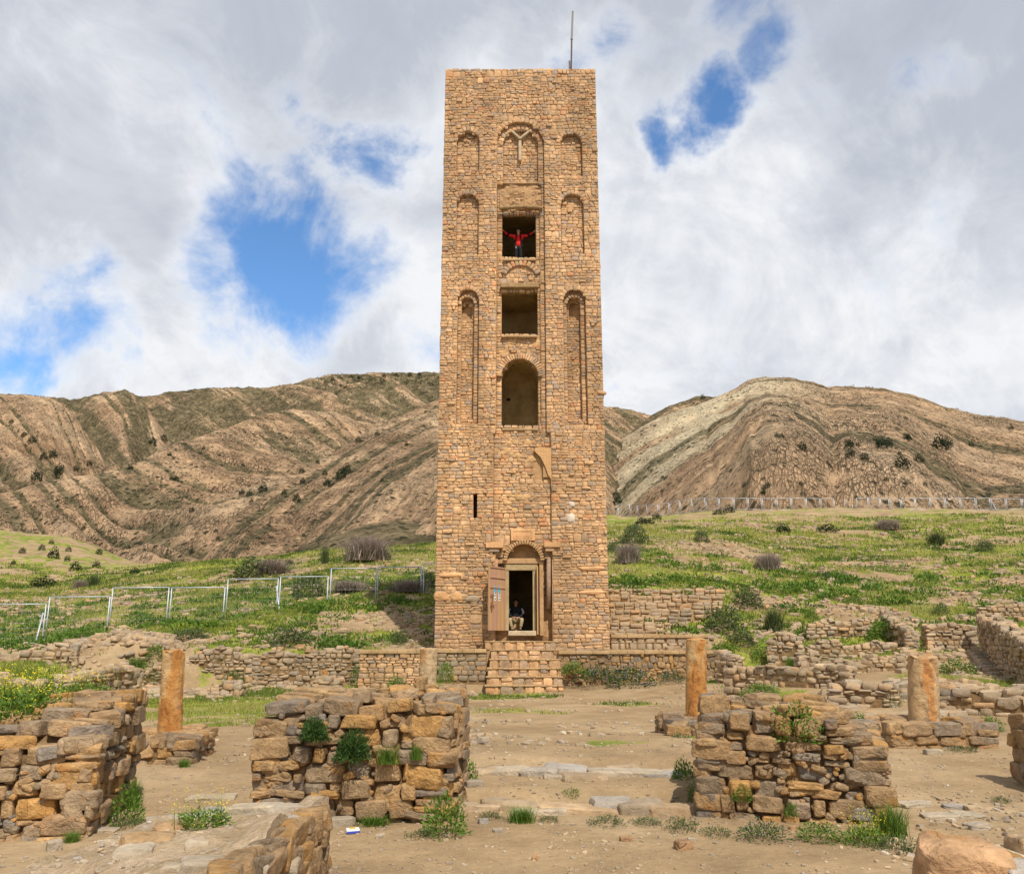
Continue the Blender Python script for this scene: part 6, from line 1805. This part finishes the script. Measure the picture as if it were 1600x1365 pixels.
# rubble scattered over the slopes
def rubble(name, label, n, u0, u1, y0, y1, size, seed, accept, mat, lib=LIB_LOW):
    x, y, r = scatter(n * 4, u0, u1, y0, y1, seed)
    a = accept(x, y); k = r.random(len(x)) < a
    inT = (np.abs(x - (XL + XR) / 2) < 3.5) & (y > 29.5) & (y < 39)
    k &= ~inT
    x, y = x[k][:n], y[k][:n]; z = T(x, y)
    st = []
    for i in range(len(x)):
        s = size(y[i]) * math.exp(min(R.gauss(0, .45), .7))
        st.append(S((x[i], y[i], z[i] + s * .12), (s * R.uniform(1, 1.7), s * R.uniform(.8, 1.2), s * R.uniform(.4, .8)), (R.uniform(-.3, .3), R.uniform(-.3, .3), R.uniform(0, 6))))
    o = join_stones(name, st, lib, mat); o['label'] = label
    return o
rub = lambda x, y: .25 * sstep(.3, .6, vnoise(x, y, 9)) + sstep(.48, .62, fbm(x * .22, y * .22, 201, 4)) * (1 - .6 * green_mask(x, y))
rubble('rubble', 'pale rubble stones scattered over the left slope', 3600, -.66, -.06, 33, 95, lambda Y: .10 + Y * .0013, 31, rub, M_DRY)
rubble('rubble', 'pale rubble stones scattered over the right slope', 4200, .10, .66, 33, 120, lambda Y: .10 + Y * .0013, 32, rub, M_DRY)
ru2 = lambda x, y: sstep(.45, .56, fbm(x * .5, y * .5, 203, 3))
rubble('rubble', 'tumbled wall stones lying between the ruined walls on the right', 1500, .20, .66, 17, 35, lambda Y: .15, 33, ru2, M_DRY, LIB_TOW)
rubble('rubble', 'tumbled stones on the mound and under the walls on the left', 1100, -.64, -.20, 26, 37, lambda Y: .17, 34, lambda x, y: ru2(x, y) * (.25 + .75 * (y > 28)), M_DRY, LIB_TOW)
rubble('rubble', 'loose stones covering the dirt mound behind the left column', 420, -.53, -.37, 29.5, 36, lambda Y: .17, 41, lambda x, y: .4 + .6 * ru2(x, y), M_DRY, LIB_TOW)
rubble('rubble', 'stones fallen below the tower left of the stairs', 140, -.10, -.045, 28.5, 31.3, lambda Y: .17, 35, lambda x, y: np.ones(x.shape), M_DRY, LIB_TOW)
rubble('gravel', 'flat chips of stone strewn over the court before the stairs', 900, -.34, .30, 12, 30, lambda Y: .035 + .0014 * Y, 36, lambda x, y: sstep(.42, .60, fbm(x * .6, y * 1.2, 205, 3)), M_PALE2)
rubble('gravel', 'small pebbles on the dirt path in the foreground', 6500, -.66, .66, 4.0, 13, lambda Y: .008 + .0010 * Y, 37, lambda x, y: .3 + .7 * sstep(.4, .65, fbm(x * 1.1, y * 1.1, 207, 3)), M_PALE2)
rubble('gravel', 'broken stone chips around the slabs at the lower right', 240, .40, .62, 6.3, 9.3, lambda Y: .034, 38, lambda x, y: np.ones(x.shape), M_PALE2)

# ------------------------------------------------------------------ litter
c_ = corner(551, 1304); lit = MB()
zz0 = float(T(c_.x, c_.y))
Mx = Matrix.Translation((0, 0, .022)) @ Matrix.Rotation(.35, 4, 'Z') @ Matrix.Rotation(.15, 4, 'X')
lit.box(-.055, .055, -.03, .03, -.016, .016, Mx)
pk = link('crumpled_packet', mesh_py('crumpled_packet', lit.V, lit.F, M_STW), None, (c_.x, c_.y, zz0))
md = pk.modifiers.new('bevel', 'BEVEL'); md.width = .008; md.segments = 2
tag(pk, 'small crumpled white packet with yellow and blue print lying on the dirt', 'litter')
M_PY = simple_mat('packet_yellow', (.75, .42, .04), .5, .3, .1); M_PB = simple_mat('packet_blue', (.06, .08, .42), .5, .3, .1)
for (q, mt, nm) in (((-.03, .02, -.015, .015, .0165, .0185), M_PY, 'yellow_print'), ((-.054, .054, -.032, -.0302, -.014, .004), M_PB, 'blue_print')):
    mm = MB(); mm.box(*q, Mx); link(nm, mesh_py(nm, mm.V, mm.F, mt), pk)

# ------------------------------------------------------------------ people
M_SKIN = simple_mat('skin', (.42, .22, .14), .6, .3, .06); M_HAIR = simple_mat('black_hair', (.012, .010, .010), .7, .3, .2)
M_RED = simple_mat('red_sweater', (.62, .02, .02), .8, .2, .1); M_BLK2 = simple_mat('black_cloth', (.012, .012, .014), .8, .2, .2)
M_NAVY = simple_mat('dark_jacket', (.015, .017, .025), .8, .2, .2); M_KHAKI = simple_mat('khaki_cloth', (.40, .31, .17), .85, .2, .1); M_WHT = simple_mat('white_cloth', (.55, .56, .60), .8, .2, .06)
M_EYE = simple_mat('eye_dark', (.02, .015, .01), .3, .5, 0); M_LIPS = simple_mat('lips', (.30, .11, .09), .6, .3, 0)
def skinned(name, joints, edges, mat, parent, root=0, sub=2):
    me = bpy.data.meshes.new(name); me.from_pydata([tuple(j[0]) for j in joints], edges, []); me.materials.append(mat)
    o = link(name, me, parent)
    md = o.modifiers.new('skin', 'SKIN'); md.use_smooth_shade = True
    if not me.skin_vertices:
        bm_ = None
    sv = me.skin_vertices[0].data
    for i, j in enumerate(joints):
        rr = j[1]; sv[i].radius = (rr, rr) if not hasattr(rr, '__len__') else rr
        sv[i].use_root = (i == root)
    md2 = o.modifiers.new('subsurf', 'SUBSURF'); md2.levels = sub; md2.render_levels = sub
    return o
def person(label, loc, J, mats, facing=0.0, seated=False):
    """J: joint positions; body built as one continuous skinned surface, clothes as fuller skins over it"""
    root = tag(empty('person', loc, facing), label, 'person')
    js = []; ed = []; ix = {}
    def add(nm, p, r_, par=None):
        ix[nm] = len(js); js.append((p, r_))
        if par is not None: ed.append((ix[par], ix[nm]))
    rad = dict(pelvis=.125, waist=.115, chest=.135, neck0=.06, neck=.052, headb=.075, head=.092, crown=.07)
    add('pelvis', J['pelvis'], .10)
    add('waist', J['waist'], .11, 'pelvis'); add('chest', J['chest'], .125, 'waist'); add('neck0', J['neck0'], .06, 'chest'); add('neck', J['neck'], .05, 'neck0')
    add('headb', J['headb'], (.068, .078), 'neck'); add('head', J['head'], (.078, .095), 'headb'); add('crown', J['crown'], (.055, .065), 'head')
    for s in 'LR':
        add('sh' + s, J['sh' + s], .055, 'chest'); add('el' + s, J['el' + s], .042, 'sh' + s); add('wr' + s, J['wr' + s], .027, 'el' + s); add('pa' + s, J['pa' + s], .034, 'wr' + s)
        dv = (Vector(J['pa' + s]) - Vector(J['wr' + s])).normalized(); sd_ = dv.cross(Vector((0, 1, 0))).normalized()
        for k in range(4):
            off = sd_ * (.024 * (1.5 - k) / 1.5); ln = (.062, .074, .070, .055)[k]
            b0_ = Vector(J['pa' + s]) + off * 1.1 + dv * .02
            add('f%s%d' % (s, k), b0_ + dv * .02, .010, 'pa' + s); add('g%s%d' % (s, k), b0_ + dv * ln + Vector((0, -.008, 0)), .008, 'f%s%d' % (s, k))
        add('t' + s, Vector(J['pa' + s]) + sd_ * .038 + dv * .005, .011, 'pa' + s); add('u' + s, Vector(J['pa' + s]) + sd_ * .060 + dv * .030, .009, 't' + s)
        add('hi' + s, J['hi' + s], .075, 'pelvis'); add('kn' + s, J['kn' + s], .060, 'hi' + s); add('an' + s, J['an' + s], .040, 'kn' + s); add('to' + s, J['to' + s], .035, 'an' + s)
    skinned('body', js, ed, M_SKIN, root, 0, 2)
    def V_(k): return Vector(J[k])
    # trousers
    e = [(0, 1), (0, 2), (2, 3), (3, 4), (0, 5), (5, 6), (6, 7)]
    j = [(V_('pelvis'), .158), (V_('pelvis').lerp(V_('waist'), .6), .140), (V_('hiL'), .112), (V_('knL'), .080), (V_('anL') + (V_('knL') - V_('anL')) * .1, .066),
         (V_('hiR'), .112), (V_('knR'), .080), (V_('anR') + (V_('knR') - V_('anR')) * .1, .066)]
    skinned('trousers', j, e, mats['trousers'], root, 0, 2)
    # sweater
    j = [(V_('waist') + (V_('pelvis') - V_('waist')) * 1.25, .155), (V_('chest'), (.155, .135)), (V_('neck0'), .078)]
    e = [(0, 1), (1, 2)]
    for s in 'LR':
        b0_ = len(j); j += [(V_('sh' + s), .074), (V_('el' + s), .058), (V_('wr' + s), .042)]; e += [(1, b0_), (b0_, b0_ + 1), (b0_ + 1, b0_ + 2)]
    skinned('sweater', j, e, mats['top'], root, 0, 2)
    for s in 'LR':
        skinned('shoe', [(V_('an' + s) + Vector((0, .05, -.03)), .05), (V_('to' + s).lerp(V_('an' + s), .5) + Vector((0, 0, -.01)), .048), (V_('to' + s) + Vector((0, -.03, -.005)), .040)], [(0, 1), (1, 2)], M_BLK2, root, 0, 2)
    hd, cr_ = V_('head'), V_('crown')
    # hair cap
    Vh, Fh = cube_sphere(8); Vh = Vh / np.linalg.norm(Vh, axis=1)[:, None]
    keep = (Vh[:, 2] > -.15 + .9 * np.clip(-Vh[:, 1], 0, 1) * .75)
    Fk = Fh[keep[Fh].all(1)]
    rr_ = 1 + .05 * np.sin(Vh[:, 0] * 19) * np.sin(Vh[:, 1] * 17)
    Vv = Vh * rr_[:, None] * np.array([.088, .105, .105]) + np.array(hd + (cr_ - hd) * .45 + Vector((0, .012, 0)))
    oh = link('hair', mesh_np('hair', Vv, Fk, M_HAIR, True), root); md = oh.modifiers.new('solid', 'SOLIDIFY'); md.thickness = -.02
    fz = -.093
    m = MB()
    for sx in (-.03, .03):
        c0 = hd + Vector((sx, -.086, .012)); m.tube([c0 + Vector((-.012, 0, 0)), c0 + Vector((0, -.006, .002)), c0 + Vector((.012, 0, 0))], [.004, .008, .004], 6)
    link('eyes', mesh_py('eyes', m.V, m.F, M_EYE, True), root)
    m = MB(); m.tube([hd + Vector((0, -.088, .012)), hd + Vector((0, -.106, -.018)), hd + Vector((0, -.092, -.028))], [.007, .013, .009], 6); link('nose', mesh_py('nose', m.V, m.F, M_SKIN, True), root)
    m = MB(); m.tube([hd + Vector((-.024, -.084, -.048)), hd + Vector((0, -.093, -.050)), hd + Vector((.024, -.084, -.048))], [.004, .007, .004], 6); link('mouth', mesh_py('mouth', m.V, m.F, M_LIPS, True), root)
    m = MB()
    for sx in (-1, 1): m.tube([hd + Vector((sx * .082, .005, -.02)), hd + Vector((sx * .092, .012, .005)), hd + Vector((sx * .086, .008, .022))], [.010, .015, .009], 6)
    link('ears', mesh_py('ears', m.V, m.F, M_SKIN, True), root)
    return root
# the man with arms spread in the upper window
sill = tp(810, 402)
base = Vector((at(810, 390, YT + .95).x, YT + .95, sill.z + .0))
J = dict(pelvis=(0, 0, .90), waist=(0, 0, 1.06), chest=(0, 0, 1.30), neck0=(0, 0, 1.43), neck=(0, -.01, 1.49), headb=(0, -.02, 1.55), head=(0, -.025, 1.62), crown=(0, -.01, 1.70),
         shL=(-.18, 0, 1.40), elL=(-.43, -.02, 1.44), wrL=(-.62, -.06, 1.60), paL=(-.68, -.08, 1.655), shR=(.18, 0, 1.40), elR=(.43, -.02, 1.42), wrR=(.62, -.06, 1.54), paR=(.69, -.08, 1.58),
         hiL=(-.09, 0, .86), knL=(-.10, -.02, .48), anL=(-.11, .02, .09), toL=(-.12, -.12, .04), hiR=(.09, 0, .86), knR=(.10, -.02, .48), anR=(.11, .02, .09), toR=(.12, -.12, .04))
man = person('man in red sweater and black vest spreading his arms in the upper tower window', base, J, {'trousers': M_BLK2, 'top': M_RED})
# open black vest: two fronts and a back
def V3(*a): return Vector(a)
vest = []
for s in (-1, 1):
    P_ = [(s * .045, -.135, 1.42), (s * .075, -.168, 1.28), (s * .10, -.175, 1.10), (s * .12, -.17, .90), (s * .19, -.03, .90), (s * .185, -.03, 1.10), (s * .195, -.03, 1.28), (s * .15, -.02, 1.45)]
    Q_ = [(x * .97, y + .03, z_) for (x, y, z_) in P_]
    m = MB(); k = len(P_)
    m.add([Vector(p) for p in P_] + [Vector(p) for p in Q_], [(0, 1, 6, 7), (1, 2, 5, 6), (2, 3, 4, 5), (8, 15, 14, 9), (9, 14, 13, 10), (10, 13, 12, 11)] + [(i, (i + 1) % k, k + (i + 1) % k, k + i) for i in range(k)])
    o = link('vest', mesh_py('vest', m.V, m.F, M_BLK2, True), man)
skinned('vest_back', [(V3(0, .03, .98), (.165, .135)), (V3(0, .035, 1.28), (.172, .135)), (V3(0, .03, 1.42), (.10, .08))], [(0, 1), (1, 2)], M_BLK2, man, 0, 2)
for s, e_ in ((-1, 1.44), (1, 1.42)):
    m = MB(); m.tube([(s * .39, -.015, e_ - .005), (s * .47, -.03, e_ + .035)], .066, 10); link('elbow_patch', mesh_py('elbow_patch', m.V, m.F, M_BLK2, True), man)
m = MB(); m.box(-.105, -.085, -.118, -.112, .80, .85); link('trouser_badge', mesh_py('trouser_badge', m.V, m.F, M_STW), man)
# the man sitting inside the doorway
th = tp(805, 985)
b2 = Vector((at(806, 960, YT + 1.5).x, YT + 1.5, th.z - .02))
J2 = dict(pelvis=(0, .10, .42), waist=(0, .09, .56), chest=(0, .02, .80), neck0=(0, -.02, .93), neck=(0, -.04, .98), headb=(0, -.07, 1.03), head=(0, -.09, 1.09), crown=(0, -.08, 1.17),
          shL=(-.18, .0, .89), elL=(-.27, -.06, .64), wrL=(-.12, -.25, .52), paL=(-.06, -.29, .51), shR=(.18, .0, .89), elR=(.27, -.06, .64), wrR=(.12, -.25, .52), paR=(.06, -.29, .51),
          hiL=(-.09, .06, .40), knL=(-.24, -.33, .46), anL=(-.15, -.30, .10), toL=(-.19, -.43, .045), hiR=(.09, .06, .40), knR=(.24, -.33, .46), anR=(.17, -.30, .10), toR=(.21, -.43, .045))
man2 = person('man in dark jacket with white sleeve panels and khaki trousers sitting inside the doorway', b2, J2, {'trousers': M_KHAKI, 'top': M_NAVY})
for s in (-1, 1):
    m = MB(); m.tube([(s * .225, -.045, .87), (s * .275, -.085, .76), (s * .295, -.10, .66)], [.03, .045, .035], 8); link('sleeve_panel', mesh_py('sleeve_panel', m.V, m.F, M_WHT, True), man2)
stool = MB(); stool.box(-.2, .2, -.02, .35, 0, .30)
so = link('stone_block', mesh_py('stone_block', stool.V, stool.F, M_CEMENT), None, b2 + Vector((0, .05, 0)))
md = so.modifiers.new('bevel', 'BEVEL'); md.width = .03; md.segments = 2
tag(so, 'rough stone block the seated man sits on inside the doorway', 'seat')
